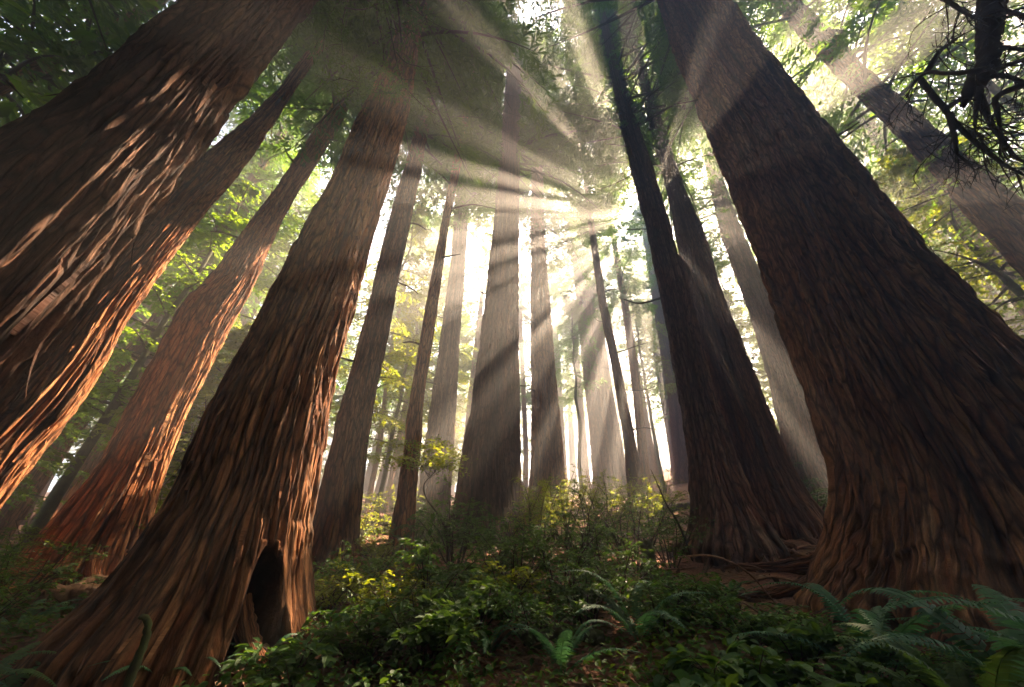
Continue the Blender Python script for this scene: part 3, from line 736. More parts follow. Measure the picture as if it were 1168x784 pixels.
for az, D, k, ring in far:
    p = polar(az, D); p[2] -= .2
    lab, where = far_label(az, D)
    grp = ('hazy' if D < 52 else 'faint distant') + ' redwoods ' + where
    s = rs.uniform(.78, 1.0)
    if 12 < az < 42 and D < 56: s *= .7
    s = min(s, (40.5 - p[2]) / 34)
    if k not in used:
        t = protos[k]; used.add(k); t.location = [float(v) for v in p]; t.rotation_euler = (0, 0, rs.uniform(0, 6)); t.scale = (s, s, s); t['label'] = lab; t['group'] = grp
    else:
        copy_tree(protos[k], p, rs.uniform(0, 6.28), s, lab, grp)

# unseen redwoods added behind the camera to shade the trunk fronts
BL, BG = 'redwood added behind the viewpoint for shade, out of the picture', 'added shade redwoods behind the viewpoint'
dense = thing('redwood_tree', BL, 'tree', polar(180, 6.5), BG)
pr = prof_simple((0, 0, 0), .7, 33); trunk_mesh(pr, np.zeros(3), BARK, dense, 48, .3, 20, .04, seed=340, cell=.25)
V, F, GV, GF = crown_geo(pr, np.zeros(3), 3, 33, 5.6, 120, 341, nsub=10, nleaf=12, leaf=(.42, .16), gaps=False)
build('crown', V, F, NEEDLE, dense); build('branchwork', GV, GF, WOOD, dense, smooth=True)
for k, (az, D) in enumerate([(118, 14), (125, 7), (150, 10), (178, 7.5), (205, 9), (232, 7), (255, 9), (110, 17), (140, 16), (165, 18), (192, 17), (220, 16), (248, 17), (240, 22), (125, 12), (170, 12), (215, 12), (245, 12), (112, 22), (130, 22), (200, 22)]):
    p = polar(az, D); p[2] -= .2
    copy_tree(dense, p, k * 1.7, 1.05, BL, BG)

for k, az in enumerate(range(114, 250, 11)):
    p = polar(az, 13 + 2 * (k % 3)); p[2] -= .2
    copy_tree(dense, p, k * 2.3, 1.0, BL, BG)

# ------------------------------------------------------------------ broad-leaved trees under the redwoods
def leafy_tree(label, az, D, H, r0, zlo, Lmax, mat, seed, leaf=(.12, .07), nb=52, lean=(0, 0), nsub=10, nleaf=14, bias=None, gaps=True):
    p = polar(az, D)
    pr = prof_simple(p, r0, H, lean, .3)
    t = thing('broadleaf_tree', label, 'tree', p)
    zz = np.linspace(p[2] - .3, p[2] + H, 24); P = pr.c(zz)
    P[:, :2] += .25 * np.stack([perlin(zz * .35, zz * 0 + seed, seed=1), perlin(zz * .35, zz * 0 + seed, seed=2)], 1)
    pr = Prof(zz, P[:, 0], P[:, 1], pr.rad(zz))
    G = Geo(); tube(G, P, pr.r, 10, seed, .06); V, F = G.get()
    build('trunk', V - p, F, MOSSWOOD, t, smooth=True)
    V, F, GV, GF = crown_geo(pr, p, p[2] + zlo, p[2] + H, Lmax, nb, seed, nsub=nsub, nleaf=nleaf, leaf=leaf, broad=True, droop=.18, up=.18, bias=bias, gaps=gaps)
    build('crown', V, F, mat, t); build('branchwork', GV, GF, WOOD, t, smooth=True)


for a in [
    ('yellow green tree glowing between the hollow-based trunk and the straight trunk behind it', -22, 15, 17, .14, 4, 2.6, SHRUB_Y, 400),
    ('leafy tree between the orange lit trunk and the pinkish trunk', -48, 13.5, 12, .12, 3, 2.4, BROAD, 401),
    ('green leafy tree filling the upper corner above the slender slanting trunk', -71, 13, 16, .15, 5, 3.6, BROAD, 402),
    ('airy green tree rising behind the pinkish trunk', -37, 16, 18, .15, 5, 3.2, BROAD, 403),
    ('yellow leafed tree in the gap beside the leaning brown trunk', 61, 15, 11, .13, 3.5, 3.0, SHRUB_Y, 404),
    ('green tree with sprays between the huge trunk and the leaning trunk', 52, 18, 19, .15, 6, 3.4, BROAD, 405),
    ('dark leafed tree hanging beside the wide pale trunk', 11, 25, 17, .14, 7, 2.4, NEEDLE, 406),
    ('pale hazy tree with thin sprays beside the low sun glow', 22, 27, 19, .15, 5, 3.2, NEEDLE_WARM, 407),
    ('misty tree in the gap before the dark twin stems', 36.5, 24, 16, .14, 4, 2.8, NEEDLE_WARM, 408),
    ('golden misty tree behind the slender trunk', -12, 22, 17, .14, 5, 3.2, SHRUB_Y, 409),
    ('soft green tree in the haze between straight trunk and slender trunk', -17.5, 19, 13, .12, 3, 2.4, NEEDLE_WARM, 410),
    ('tall leafy tree behind the bare twigs in the upper corner', 70, 14, 18, .16, 5, 3.8, BROAD, 411),
    ('low leafy tree at the foot of the grey hazy trunk', -52, 17, 7, .1, 1.2, 2.2, BROAD, 412),
    ('sunlit leafy tree near the base of the orange lit trunk', -58, 10.6, 6, .08, 1.6, 1.7, BROAD, 413),
    ('small leafy tree low beside the pinkish trunk foot', -39.5, 13, 6.5, .09, 1.2, 1.8, SHRUB_Y, 414),
]:
    kw = {}
    leafy_tree(*a, **kw)


# small yellow leafed maple with a crooked stem
gp = at(512, 640, 8.6); gp[2] = gz(gp[0], gp[1])
t = thing('maple_sapling', 'small maple with a flat spray of yellow leaves over a crooked bare stem', 'small tree', gp)
G = Geo(); st = spline([gp + [0, 0, -.1], at(509, 608, 8.6), at(500, 588, 8.6), at(486, 568, 8.7), at(484, 552, 8.8), at(497, 537, 8.8), at(502, 520, 8.9)], 40); tube(G, st, np.linspace(.022, .008, 40), 6)
V, F = G.get(); build('trunk', V - gp, F, WOOD, t, smooth=True)
rs = np.random.RandomState(31); G = Geo(); LP, LD = [], []
for e in [(418, 522, 9.6), (430, 508, 9.2), (445, 522, 8.2), (470, 505, 9.4), (490, 507, 8.2), (515, 512, 8.4), (527, 525, 8.9), (505, 528, 8.1), (480, 532, 8.3), (440, 535, 8.9), (520, 540, 8.6), (500, 503, 9.4)]:
    Q = spline([st[rs.randint(28, 39)], (st[36] + at(*e)) / 2 + rs.normal(0, .05, 3) + [0, 0, .05], at(*e)], 14); tube(G, Q, np.linspace(.007, .002, 14), 4)
    for q in Q[3:]:
        m = 9; LP.append(q + rs.normal(0, 1, (m, 3)) * [.14, .14, .035]); LD.append(rs.normal(0, 1, (m, 3)) * [1, 1, .25])
V, F = G.get(); build('branchwork', V - gp, F, WOOD, t, smooth=True)
LP, LD = np.concatenate(LP), np.concatenate(LD); n = len(LP)
V, F = leaves(LP, LD, np.tile([0, 0, 1.], (n, 1)) + rs.normal(0, .3, (n, 3)), rs.uniform(.05, .10, n), rs.uniform(.045, .08, n)); build('crown', V - gp, F, SHRUB_Y, t)

# ------------------------------------------------------------------ boughs that hang into the top of the picture
def twigs(G, rs, Q, n, L, r, depth=1):
    """Side twigs off the polyline Q."""
    ends = []
    for _ in range(n):
        i = rs.randint(len(Q) // 5, len(Q) - 1); d = unit(Q[min(i + 1, len(Q) - 1)] - Q[i - 1]) * .6 + rs.normal(0, .6, 3); d[2] -= .25
        l = L * rs.uniform(.4, 1.1); e = Q[i] + unit(d) * l; mid = (Q[i] + e) / 2 + rs.normal(0, .12, 3) * l
        W = spline([Q[i], mid, e + [0, 0, -.12 * l]], 10); tube(G, W, np.linspace(r, r * .3, 10), 4); ends.append(W)
        if depth: ends += twigs(G, rs, W, 2, L * .5, r * .6, depth - 1)
    return ends


rs = np.random.RandomState(77)
o4 = P4.c(13.0); sprays = []
root_b = o4
lines = [[(437, -60), (437, 0), (445, 34), (450, 59), (455, 81), (460, 98)], [(393, 9), (414, 11), (431, 3), (438, -20)], [(446, 45), (438, 55), (437, 71), (424, 78), (407, 76)],
         [(436, 75), (429, 84), (414, 94), (386, 89)], [(452, 60), (464, 72), (483, 76), (500, 74)], [(440, -20), (460, 0), (483, 19), (503, 31), (520, 36)], [(460, 98), (448, 107), (431, 102)], [(460, 98), (481, 119), (498, 131)],
         [(437, -30), (400, -10), (375, 20), (368, 60)], [(400, -10), (390, 30), (392, 70)]]
for k, Lp in enumerate(lines):
    G = Geo(); P = [at(x, y, 3.9 + .05 * k) for x, y in Lp]
    if k == 0: P = [o4, (o4 + P[0]) / 2 + [0, 0, .4]] + P
    Q = spline(P, 30); tube(G, Q, np.linspace(.028 if k == 0 else .014, .005, 30), 5)
    ends = twigs(G, rs, Q, 7, .55, .006)
    sprays += [Q[12:]] + ends
    V, F = G.get(); build('branch', V - B4, F, WOOD, T4, smooth=True)
S = np.concatenate(sprays); n = 4200
i = rs.randint(0, len(S), n); q = S[i]
w = np.exp(-((q[:, 0] - at(395, 45, 3.9)[0]) / .9) ** 2) > rs.uniform(0, 1.0, n) * .8
q = q[w]; n = len(q)
V, F = kites(q + rs.normal(0, .05, (n, 3)), rs.normal(0, 1, (n, 3)) + [0, 0, -.6], rs.normal(0, 1, (n, 3)), rs.uniform(.05, .12, n), rs.uniform(.012, .025, n))
build('foliage', V - B4, F, NEEDLE, T4)

# the bare-limbed tree in the upper corner
gp = np.array([6.3, .6, gz(6.3, .6)])
t = thing('bare_limbed_tree', 'dark bare-limbed tree with tangled leafless twigs in the upper corner', 'tree', gp)
G = Geo(); D0 = 4.8
Q = spline([gp - [0, 0, .2], gp + [-.1, .2, 2.4], gp + [-.6, .8, 5], at(1150, -60, 5), at(1133, 0, D0), at(1128, 40, D0), at(1126, 75, D0), at(1110, 98, D0), at(1098, 122, D0)], 90)
tube(G, Q, np.concatenate([np.linspace(.16, .08, 60), np.linspace(.08, .085, 15), np.linspace(.08, .02, 15)]), 10, 3, .2)
V, F = G.get(); build('trunk', V - gp, F, WOOD, t, smooth=True)
rs = np.random.RandomState(78)
for k, Lp in enumerate([[(1131, 77), (1114, 81), (1083, 84), (1057, 83), (1041, 98), (1034, 112)], [(1050, 91), (1081, 129), (1100, 151), (1124, 172), (1148, 189), (1175, 204)],
                        [(1079, 124), (1103, 108), (1117, 93), (1130, 83)], [(1129, 83), (1151, 74), (1180, 66)], [(1129, 86), (1151, 88), (1180, 98)], [(1172, 95), (1138, 110), (1138, 127), (1141, 151), (1141, 179)],
                        [(1117, 100), (1113, 131), (1112, 151)], [(1118, 108), (1129, 138), (1145, 162), (1158, 179), (1175, 188)], [(1083, 131), (1090, 162), (1091, 186)], [(1057, 83), (1071, 60), (1086, 48), (1100, 38)],
                        [(1060, -12), (1079, 0), (1100, 14), (1129, 30)], [(1129, 57), (1151, 55), (1180, 60)], [(1100, 151), (1118, 155), (1121, 166)], [(1131, 20), (1150, 14), (1176, 20)]]):
    G = Geo(); Q = spline([at(x, y, D0 + .12 * ((k * 7) % 5 - 2) * (0 if j == 0 else 1)) for j, (x, y) in enumerate(Lp)], 26)
    tube(G, Q, np.linspace(.030, .008, 26), 6, k, .15); twigs(G, rs, Q, 10, .5, .007, 2)
    V, F = G.get(); build('branch', V - gp, F, WOOD, t, smooth=True)

# ------------------------------------------------------------------ shrubs
def shrub(label, px, D, h, rad, mat, seed, leaf=.055, nst=9, dens=1.0, name='shrub', cat='shrub', open_top=.3, group=None):
    az = math.degrees(azel(px, 640)[0]); p = polar(az, D)
    rs = np.random.RandomState(seed); t = thing(name, label, cat, p, group)
    G = Geo(); LP, LD = [], []
    for s in range(nst):
        a = 6.283 * (s + rs.uniform(-.4, .4)) / nst; rr = rad * rs.uniform(.35, 1.05); hh = h * rs.uniform(.55, 1.08) * (1 - .35 * (rr / rad) ** 2)
        e = p + [rr * math.cos(a), rr * math.sin(a), hh]
        b = p + np.array([math.cos(a), math.sin(a), 0]) * rad * .12; b[2] = gz(b[0], b[1]) - .03
        Q = spline([b, b + (e - b) * .45 + [0, 0, .12 * h] + rs.normal(0, .05, 3) * h, e], 16); tube(G, Q, np.linspace(.007 + .006 * h, .003, 16), 5)
        for w in range(int(9 * dens)):
            i = rs.randint(5, 16); d = np.append(rs.normal(0, 1, 2), rs.normal(-.02, .25)); l = rad * rs.uniform(.22, .55)
            W = spline([Q[i], Q[i] + unit(d) * l * .5 + [0, 0, .03], Q[i] + unit(d) * l], 9); tube(G, W, np.linspace(.003, .0012, 9), 3)
            m = int(11 * dens) + 3; u = rs.uniform(.15, 1.0, m); q = W[(u * 8).astype(int)]
            sd = np.cross(unit(d), [0, 0, 1.]); sg = np.where(np.arange(m) % 2, 1, -1)[:, None]
            LP.append(q + rs.normal(0, .012, (m, 3))); LD.append(unit(d) * .6 + sd * sg * rs.uniform(.4, 1.1, (m, 1)) + rs.normal(0, .2, (m, 3)))
    V, F = G.get(); build('stems', V - p, F, WOOD, t, smooth=True)
    LP, LD = np.concatenate(LP), np.concatenate(LD); n = len(LP); L = leaf * rs.uniform(.6, 1.3, n)
    V, F = leaves(LP, LD, np.tile([0, 0, 1.], (n, 1)) + rs.normal(0, .35, (n, 3)), L, L * rs.uniform(.42, .62, n))
    build('foliage', V - p, F, mat, t)
    return t


SH = [
    # px, D, h, rad, material, leaf, label
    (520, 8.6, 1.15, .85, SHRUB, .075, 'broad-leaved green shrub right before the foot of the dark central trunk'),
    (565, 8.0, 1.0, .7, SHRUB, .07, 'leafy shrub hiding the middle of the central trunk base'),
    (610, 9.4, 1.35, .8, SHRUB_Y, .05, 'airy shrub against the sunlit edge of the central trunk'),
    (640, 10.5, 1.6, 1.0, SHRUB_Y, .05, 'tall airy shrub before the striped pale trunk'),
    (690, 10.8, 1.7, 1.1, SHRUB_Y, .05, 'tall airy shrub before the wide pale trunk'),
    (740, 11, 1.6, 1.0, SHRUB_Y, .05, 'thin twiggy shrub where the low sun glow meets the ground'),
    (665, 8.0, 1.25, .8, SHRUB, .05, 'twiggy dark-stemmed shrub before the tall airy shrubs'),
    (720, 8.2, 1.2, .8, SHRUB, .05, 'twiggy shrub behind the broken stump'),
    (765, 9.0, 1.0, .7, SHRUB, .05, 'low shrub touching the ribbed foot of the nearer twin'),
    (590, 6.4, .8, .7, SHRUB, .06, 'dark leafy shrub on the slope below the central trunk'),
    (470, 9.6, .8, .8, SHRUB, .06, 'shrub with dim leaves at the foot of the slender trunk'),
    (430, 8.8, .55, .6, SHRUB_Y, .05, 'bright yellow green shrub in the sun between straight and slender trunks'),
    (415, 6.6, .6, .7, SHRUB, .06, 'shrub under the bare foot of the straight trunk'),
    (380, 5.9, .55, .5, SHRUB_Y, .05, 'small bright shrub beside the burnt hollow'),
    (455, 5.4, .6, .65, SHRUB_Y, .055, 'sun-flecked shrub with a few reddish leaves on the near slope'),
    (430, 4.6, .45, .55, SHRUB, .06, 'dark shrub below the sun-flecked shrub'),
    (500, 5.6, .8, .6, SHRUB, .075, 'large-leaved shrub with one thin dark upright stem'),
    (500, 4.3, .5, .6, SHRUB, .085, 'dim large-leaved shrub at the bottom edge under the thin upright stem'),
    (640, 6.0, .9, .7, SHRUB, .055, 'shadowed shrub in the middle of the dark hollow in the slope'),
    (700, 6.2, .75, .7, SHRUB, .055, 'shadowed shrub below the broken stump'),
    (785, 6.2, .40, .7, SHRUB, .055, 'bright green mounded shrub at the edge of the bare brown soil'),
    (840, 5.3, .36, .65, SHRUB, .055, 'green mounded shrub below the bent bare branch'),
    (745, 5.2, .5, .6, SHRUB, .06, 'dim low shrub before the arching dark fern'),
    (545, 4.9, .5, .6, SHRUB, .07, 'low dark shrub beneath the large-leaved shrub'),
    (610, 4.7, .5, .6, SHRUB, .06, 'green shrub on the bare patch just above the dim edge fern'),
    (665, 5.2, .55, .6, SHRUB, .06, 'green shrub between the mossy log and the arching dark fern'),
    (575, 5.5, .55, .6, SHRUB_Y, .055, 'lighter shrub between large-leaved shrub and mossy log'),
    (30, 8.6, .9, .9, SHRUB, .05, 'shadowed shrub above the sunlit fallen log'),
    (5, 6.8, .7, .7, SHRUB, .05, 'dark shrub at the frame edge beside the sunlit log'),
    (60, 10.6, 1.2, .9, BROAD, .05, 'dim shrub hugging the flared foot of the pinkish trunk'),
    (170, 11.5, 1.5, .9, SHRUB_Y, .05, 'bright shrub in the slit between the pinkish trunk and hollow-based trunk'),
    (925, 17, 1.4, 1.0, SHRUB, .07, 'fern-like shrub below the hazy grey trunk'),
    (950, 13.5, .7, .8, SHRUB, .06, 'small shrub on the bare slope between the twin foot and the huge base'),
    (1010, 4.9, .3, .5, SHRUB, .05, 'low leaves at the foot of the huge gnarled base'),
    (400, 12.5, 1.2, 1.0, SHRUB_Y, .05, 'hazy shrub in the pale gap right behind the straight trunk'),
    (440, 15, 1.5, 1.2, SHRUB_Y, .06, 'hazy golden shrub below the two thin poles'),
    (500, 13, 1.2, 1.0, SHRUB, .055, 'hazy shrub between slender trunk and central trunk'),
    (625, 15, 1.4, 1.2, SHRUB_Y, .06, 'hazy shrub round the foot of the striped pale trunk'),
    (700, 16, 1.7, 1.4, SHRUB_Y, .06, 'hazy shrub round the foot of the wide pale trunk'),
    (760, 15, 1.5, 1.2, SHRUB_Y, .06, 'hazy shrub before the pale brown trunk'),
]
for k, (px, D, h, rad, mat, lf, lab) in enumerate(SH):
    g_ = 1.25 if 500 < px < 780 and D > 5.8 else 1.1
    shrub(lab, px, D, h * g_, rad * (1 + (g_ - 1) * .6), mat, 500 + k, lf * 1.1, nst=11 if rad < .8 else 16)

# leafy plants with big leaves along the lower edge
for k, (px, D, h, rad, lf, lab) in enumerate([
        (830, 3.9, .42, .42, .14, 'big-leaved plant with pale green leaves at the lower edge'), (905, 3.9, .40, .42, .13, 'big-leaved plant touching the bright fern frond'),
        (880, 4.7, .40, .45, .12, 'big-leaved plant behind the two at the lower edge'), (770, 3.7, .34, .40, .16, 'very dark big-leaved plant beside the pale green one'),
        (950, 4.4, .36, .40, .11, 'big-leaved plant before the long arching frond'), (360, 4.2, .4, .4, .11, 'dim big-leaved plant below the pale bare root')]):
    shrub(lab, px, D, h, rad, SHRUB, 560 + k, lf, nst=7, dens=.6, name='leafy_plant', cat='plant')

# ------------------------------------------------------------------ ferns
def frond_mesh(L, mat, seed, arch=.55, width=.13, n=44):
    rs = np.random.RandomState(seed); s = np.linspace(0, 1, 40)
    P = np.stack([L * (s * .95), .05 * L * np.sin(2.5 * s + seed), L * (arch * 1.35 * s - arch * 1.25 * s ** 2.2)], 1)
    G = Geo(); tube(G, P, np.linspace(.004, .0012, 40), 4)
    tt = np.repeat(np.linspace(.14, .995, n), 2); sg = np.tile([1., -1.], n)
    i = np.clip(tt * 39, 0, 38.99); a = i.astype(int); f = (i - a)[:, None]; Q = P[a] * (1 - f) + P[np.minimum(a + 1, 39)] * f
    T = unit(np.gradient(P, axis=0))[a]; S = unit(np.cross(T, [0, 0, 1.])); Nn = np.cross(S, T)
    w = width * np.minimum(1, (tt - .08) * 5) ** .7 * (1.02 - tt) ** .62 * rs.uniform(.88, 1.1, len(tt))
    D = S * sg[:, None] + T * .28 - Nn * .12 + rs.normal(0, .06, (len(tt), 3))
    D = unit(D)
    m1 = Q + D * (w * .5)[:, None] + Nn * (w * .05)[:, None]; e = Q + D * w[:, None] - Nn * (w * .16)[:, None]
    b = .55 * L / n * np.ones(len(tt))
    T2 = T * b[:, None]
    V = np.stack([Q - T2 * .7, Q + T2 * .7, m1 + T2 * .75, m1 - T2 * .75, e + T2 * .12, e - T2 * .12], 1).reshape(-1, 3)
    k = np.arange(len(tt))[:, None, None] * 6
    F = (k + np.array([[0, 1, 2, 3], [3, 2, 4, 5]])[None]).reshape(-1, 4)
    G.add(V, F); V, F = G.get()
    me = build('frond', V, F, mat)
    return me


FR = {m.name: [frond_mesh(1.0, m, 600 + k, a, w) for k, (a, w) in enumerate([(.55, .13), (.75, .12), (.35, .14), (.95, .11)])] for m in (FERN, FERN_Y, FERN_RED)}


def fern(label, px, D, size, nfr, mat, seed, extra=None, up=0.0):
    az = math.degrees(azel(px, 650)[0]); p = polar(az, D); rs = np.random.RandomState(seed)
    t = thing('sword_fern', label, 'fern', p)
    for k in range(nfr):
        src = FR[(extra if extra and k == 0 else mat).name][rs.randint(4)]
        o = src.copy(); COL.objects.link(o); o.parent = t; o.location = (0, 0, 0)
        o.rotation_euler = (rs.uniform(-.2, .2), rs.uniform(-.3, .15) - up, 6.283 * (k + rs.uniform(-.3, .3)) / nfr)
        s = size * rs.uniform(.75, 1.1); o.scale = (s, s, s)
        if extra and k == 0: o['label'] = 'withered reddish frond'


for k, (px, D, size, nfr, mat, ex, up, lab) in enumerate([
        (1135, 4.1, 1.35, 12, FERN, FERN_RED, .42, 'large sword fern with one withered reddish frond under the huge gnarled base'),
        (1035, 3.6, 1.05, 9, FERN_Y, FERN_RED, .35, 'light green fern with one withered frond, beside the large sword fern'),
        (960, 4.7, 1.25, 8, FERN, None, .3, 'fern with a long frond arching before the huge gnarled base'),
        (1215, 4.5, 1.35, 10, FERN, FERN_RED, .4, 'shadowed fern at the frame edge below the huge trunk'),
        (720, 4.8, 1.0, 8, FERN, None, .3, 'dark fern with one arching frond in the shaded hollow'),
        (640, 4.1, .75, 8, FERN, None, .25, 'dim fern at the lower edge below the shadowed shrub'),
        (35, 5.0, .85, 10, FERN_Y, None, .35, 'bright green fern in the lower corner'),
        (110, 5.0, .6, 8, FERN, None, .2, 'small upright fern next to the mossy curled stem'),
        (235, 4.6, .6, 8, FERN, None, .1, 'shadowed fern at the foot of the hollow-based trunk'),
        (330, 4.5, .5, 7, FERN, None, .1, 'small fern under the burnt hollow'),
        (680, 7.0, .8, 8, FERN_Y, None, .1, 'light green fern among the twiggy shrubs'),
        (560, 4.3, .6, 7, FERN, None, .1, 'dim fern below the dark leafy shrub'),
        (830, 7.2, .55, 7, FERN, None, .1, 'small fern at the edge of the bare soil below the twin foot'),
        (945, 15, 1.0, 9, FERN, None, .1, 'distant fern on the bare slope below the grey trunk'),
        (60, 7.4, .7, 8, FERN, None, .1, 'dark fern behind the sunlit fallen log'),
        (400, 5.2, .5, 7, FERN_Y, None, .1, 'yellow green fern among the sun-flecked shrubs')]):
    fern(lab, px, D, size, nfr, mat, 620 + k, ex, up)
for v in FR.values():
    for o in v:
        me = o.data; bpy.data.objects.remove(o)

# ------------------------------------------------------------------ dead wood and other single things
def wood(name, label, cat, P, r, mat, n=40, k=10, rough=.12, seed=0):
    P = np.asarray(P, float); p = P[0].copy(); G = Geo(); Q = spline(P, n)
    Q = Q + .25 * np.mean(r) * np.stack([perlin(np.arange(n) * .3, np.full(n, seed + i * 9.1), seed=40 + i) for i in range(3)], 1)
    rr = np.interp(np.linspace(0, 1, n), np.linspace(0, 1, len(r)), r); rr[-1] *= .4
    tube(G, Q, rr, k, seed, rough); V, F = G.get()
    o = build(name, V - p, F, mat, loc=p, smooth=True); return tag(o, label, cat)


def on(px, py, up=0.0):
    h = hit(px, py).copy(); h[2] = gz(h[0], h[1]) + up; return h


wood('fallen_log', 'rotten log with orange sunlit top lying beside the hollow-based trunk', 'log', [on(5, 712, .1), on(45, 705, .14), on(80, 698, .14), on(115, 692, .1)], [.13, .17, .16, .12], DEADWOOD, seed=1)
wood('fallen_branch', 'bare branch lying from the pinkish trunk foot above the orange log', 'branch', [on(58, 692, .1), on(78, 684, .14), on(100, 676, .16), on(122, 672, .1)], [.04, .06, .06, .05], DEADWOOD, seed=2)
wood('curled_stem', 'mossy stem curling over before the hollow-based trunk', 'stem', [at(140, 800, 3.9), at(152, 765, 3.9), at(164, 735, 3.9), at(169, 715, 3.9), at(166, 705, 3.9), at(158, 704, 3.9)], [.026, .026, .023, .02, .018, .012], MOSSWOOD, seed=3)
wood('bare_root', 'pale bare root snaking down from the burnt hollow', 'root', [on(338, 728, .06), on(318, 740, .07), on(295, 757, .08), on(275, 770, .07), on(245, 776, .03)], [.05, .055, .05, .04, .03], DEADWOOD, seed=4)
wood('bare_root', 'second thinner root beside the pale snaking root', 'root', [on(310, 762, .05), on(295, 772, .05), on(275, 782, .04)], [.03, .035, .025], DEADWOOD, seed=5)
wood('bark_slab', 'broken reddish bark strip lying under the hollow-based trunk', 'bark', [on(145, 768, .05), on(175, 757, .06), on(205, 751, .06)], [.04, .06, .03], DEADWOOD, seed=6)
wood('bent_branch', 'thin bare branch bowed over the brown soil by the twin foot', 'branch', [on(775, 650, .2), at(810, 634, 7), at(850, 651, 6.6), on(885, 690, .02)], [.012, .014, .013, .008], DEADWOOD, seed=7, k=6)
wood('dead_sapling', 'dark crooked bare stem leaning before the twin foot', 'sapling', [on(790, 640), at(775, 600, 8.4), at(760, 575, 8.4), at(748, 548, 8.5), at(742, 535, 8.6)], [.022, .02, .016, .012, .006], WOOD, seed=8, k=6)
wood('dead_sapling', 'dark upright thin stem among the twiggy shrubs below the wide pale trunk', 'sapling', [on(665, 690), at(662, 640, 7), at(664, 610, 7), at(650, 582, 7)], [.016, .014, .012, .005], WOOD, seed=9, k=6)
wood('dead_sapling', 'second dark thin stem, forked toward the broken stump', 'sapling', [on(700, 690), at(712, 650, 7), at(708, 620, 7), at(716, 606, 7)], [.016, .014, .012, .006], WOOD, seed=10, k=6)
wood('broken_stump', 'short broken stump with a jagged top among twiggy shrubs', 'stump', [on(744, 668, -.1), on(744, 668, .25), on(744, 668, .5), on(742, 668, .62)], [.15, .12, .10, .05], MOSSWOOD, seed=11, rough=.25)
wood('leaning_stick', 'mottled sunlit stick leaning before the central trunk', 'stick', [on(632, 700, 0), at(618, 650, 7.4), at(604, 612, 7.6), at(598, 590, 7.7)], [.02, .022, .018, .010], DEADWOOD, seed=12, k=7)
wood('fallen_log', 'mossy log lying in the shaded hollow of the slope', 'log', [on(600, 742, .06), on(640, 738, .09), on(690, 736, .06)], [.07, .09, .06], MOSSWOOD, seed=13)
wood('fallen_branch', 'long dead branch on the slope above the twin foot', 'branch', [on(905, 590, .05), on(925, 575, .06), on(950, 572, .05)], [.03, .04, .03], DEADWOOD, seed=14)
for k, (a_, b_, c_, lab) in enumerate([((885, 640), (915, 628), (950, 625), 'dry stick on the brown soil against the huge gnarled base'), ((850, 668), (885, 664), (925, 672), 'thin dry stick on the brown soil below the bent bare branch'), ((905, 560), (930, 552), (955, 540), 'pale dry branch high on the bare slope under the hazy grey trunk'),
                                     ((560, 735), (600, 722), (650, 728), 'dry twig on the ground in the shaded hollow before the mossy log'), ((380, 740), (420, 728), (455, 735), 'fallen twig among dark shrubs below the sun-flecked shrub')]):
    wood('fallen_branch', lab, 'branch', [on(*a_, .03), on(*b_, .06), on(*c_, .03)], [.012, .022, .01], DEADWOOD, seed=30 + k, k=6)
wood('fallen_log', 'grey log lying across the slope behind the nearer twin', 'log', [on(742, 590, .12), on(765, 584, .15), on(795, 580, .12)], [.12, .15, .13], WOOD, seed=15)

# ------------------------------------------------------------------ ground litter and low leaves
rs = np.random.RandomState(901)
n = 16000; r_ = 2.6 + 20 * rs.uniform(0, 1, n) ** 1.6; a = rs.uniform(-1.1, 1.1, n); x, y = r_ * np.sin(a), r_ * np.cos(a)
P = np.stack([x, y, ground(x, y) + .03], 1); D = rs.normal(0, 1, (n, 3)) * [1, 1, .18]
L_ = rs.uniform(.06, .35, n) * (1 + r_ * .04)
V, F = kites(P, D, np.tile([0, 0, 1.], (n, 1)) + rs.normal(0, .5, (n, 3)), L_, np.where(rs.rand(n) < .6, .012, .05) * (1 + r_ * .05))
o = build('forest_litter', V, F, plain_mat('dry twigs and bark', (.07, .032, .018), (.30, .17, .10), 3)); o['kind'] = 'stuff'
n = 60000; r_ = 2.4 + 13 * rs.uniform(0, 1, n) ** 1.5; a = rs.uniform(-1.15, 1.15, n); x, y = r_ * np.sin(a), r_ * np.cos(a)
dens = perlin(x * .55, y * .55, seed=50) + .5 * perlin(x * 1.7, y * 1.7, seed=51)
soil = np.exp(-(((x - 6.2) / 2.6) ** 2 + ((y - 8.5) / 3.4) ** 2)) * 2.2 + np.exp(-(((x - 4.3) / 1.2) ** 2 + ((y - 6.4) / 1.2) ** 2)) * 1.5
for q, rr in ((B4, 1.5), (B16, 2.7), (B3, 1.7), (B5, .8), (B8, 1.5), (B13, 1.7), (B14, 1.7)): soil = soil + 1.5 * ((x - q[0]) ** 2 + (y - q[1]) ** 2 < rr * rr)
k = dens - soil > rs.uniform(-.75, .35, n); x, y, r_ = x[k], y[k], r_[k]; n = len(x)
hgt = rs.uniform(.02, .22, n) * (1 + .6 * dens[k])
P = np.stack([x, y, ground(x, y) + hgt], 1); L_ = rs.uniform(.03, .075, n) * (1 + .03 * r_)
V, F = leaves(P, rs.normal(0, 1, (n, 3)) * [1, 1, .3], np.tile([0, 0, 1.], (n, 1)) + rs.normal(0, .35, (n, 3)), L_, L_ * rs.uniform(.5, .9, n))
o = build('ground_cover', V, F, SORREL); o['kind'] = 'stuff'

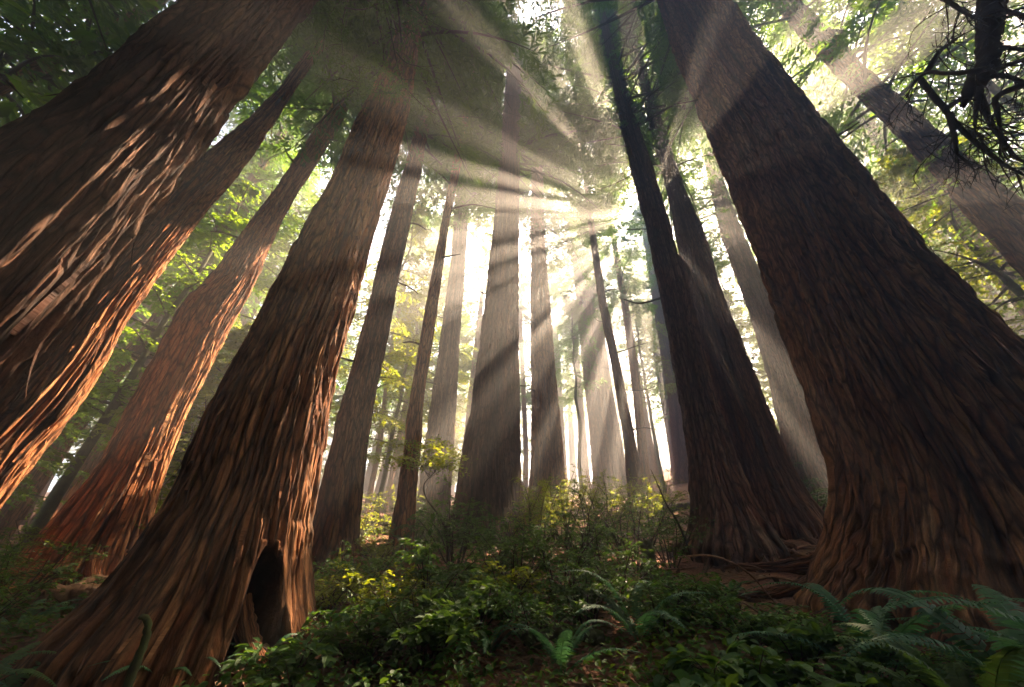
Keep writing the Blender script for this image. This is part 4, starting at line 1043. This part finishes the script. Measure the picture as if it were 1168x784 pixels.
# ------------------------------------------------------------------ haze, light, camera
def finish():
    m, nt, N, L = nmat('pale haze')
    out = N('ShaderNodeOutputMaterial'); v = N('ShaderNodeVolumePrincipled')
    v.inputs['Color'].default_value = (.95, .93, .91, 1); v.inputs['Density'].default_value = HAZE; v.inputs['Anisotropy'].default_value = ANISO
    L(v.outputs[0], out.inputs['Volume'])
    x0, x1, y0, y1 = GX; z0, z1 = -9.0, 43.5
    x0, x1, y0, y1 = x0 - .5, x1 + .5, y0 - .5, y1 + .5
    V = [(x, y, z) for z in (z0, z1) for y in (y0, y1) for x in (x0, x1)]
    F = [(0, 2, 3, 1), (4, 5, 7, 6), (0, 1, 5, 4), (2, 6, 7, 3), (0, 4, 6, 2), (1, 3, 7, 5)]
    o = build('haze', V, F, m); o['kind'] = 'stuff'
    w = bpy.data.worlds.new('World'); sc.world = w; w.use_nodes = True
    nt = w.node_tree; bg = nt.nodes['Background']
    sky = nt.nodes.new('ShaderNodeTexSky'); sky.sky_type = 'NISHITA'; sky.sun_disc = False
    sky.sun_elevation = SEL; sky.sun_rotation = SAZ
    nt.links.new(sky.outputs[0], bg.inputs['Color']); bg.inputs['Strength'].default_value = SKY
    ld = bpy.data.lights.new('sun', 'SUN'); ld.energy = SUNE; ld.angle = math.radians(.5); ld.color = (1, .765, .535)
    lo = bpy.data.objects.new('sun', ld); COL.objects.link(lo); lo.location = (20, 40, 60)
    lo.rotation_euler = Vector(SUN).to_track_quat('Z', 'Y').to_euler()
    cd = bpy.data.cameras.new('camera'); cd.sensor_width = 36; cd.lens = FPX / 1168 * 36; cd.clip_end = 1000; cd.clip_start = .05
    co = bpy.data.objects.new('camera', cd); COL.objects.link(co)
    from mathutils import Matrix
    M = Matrix([[RR[0], UU[0], -FW[0], CAM[0]], [RR[1], UU[1], -FW[1], CAM[1]], [RR[2], UU[2], -FW[2], CAM[2]], [0, 0, 0, 1]])
    co.matrix_world = M; sc.camera = co
    vs = sc.view_settings; vs.view_transform = 'Standard'; vs.look = 'None'; vs.exposure = EXPO; vs.gamma = 1
    sc.render.engine = 'CYCLES'; c = sc.cycles
    c.use_denoising = True; c.denoiser = 'OPENIMAGEDENOISE'
    c.use_adaptive_sampling = True; c.adaptive_threshold = .007
    c.max_bounces = 5; c.diffuse_bounces = 3; c.glossy_bounces = 1; c.transmission_bounces = 3; c.transparent_max_bounces = 4; c.volume_bounces = 0
    c.caustics_reflective = False; c.caustics_refractive = False
    c.sample_clamp_indirect = 6


HAZE, ANISO, SKY, SUNE, EXPO = .0140, .58, .055, 5.0, 4.15
finish()
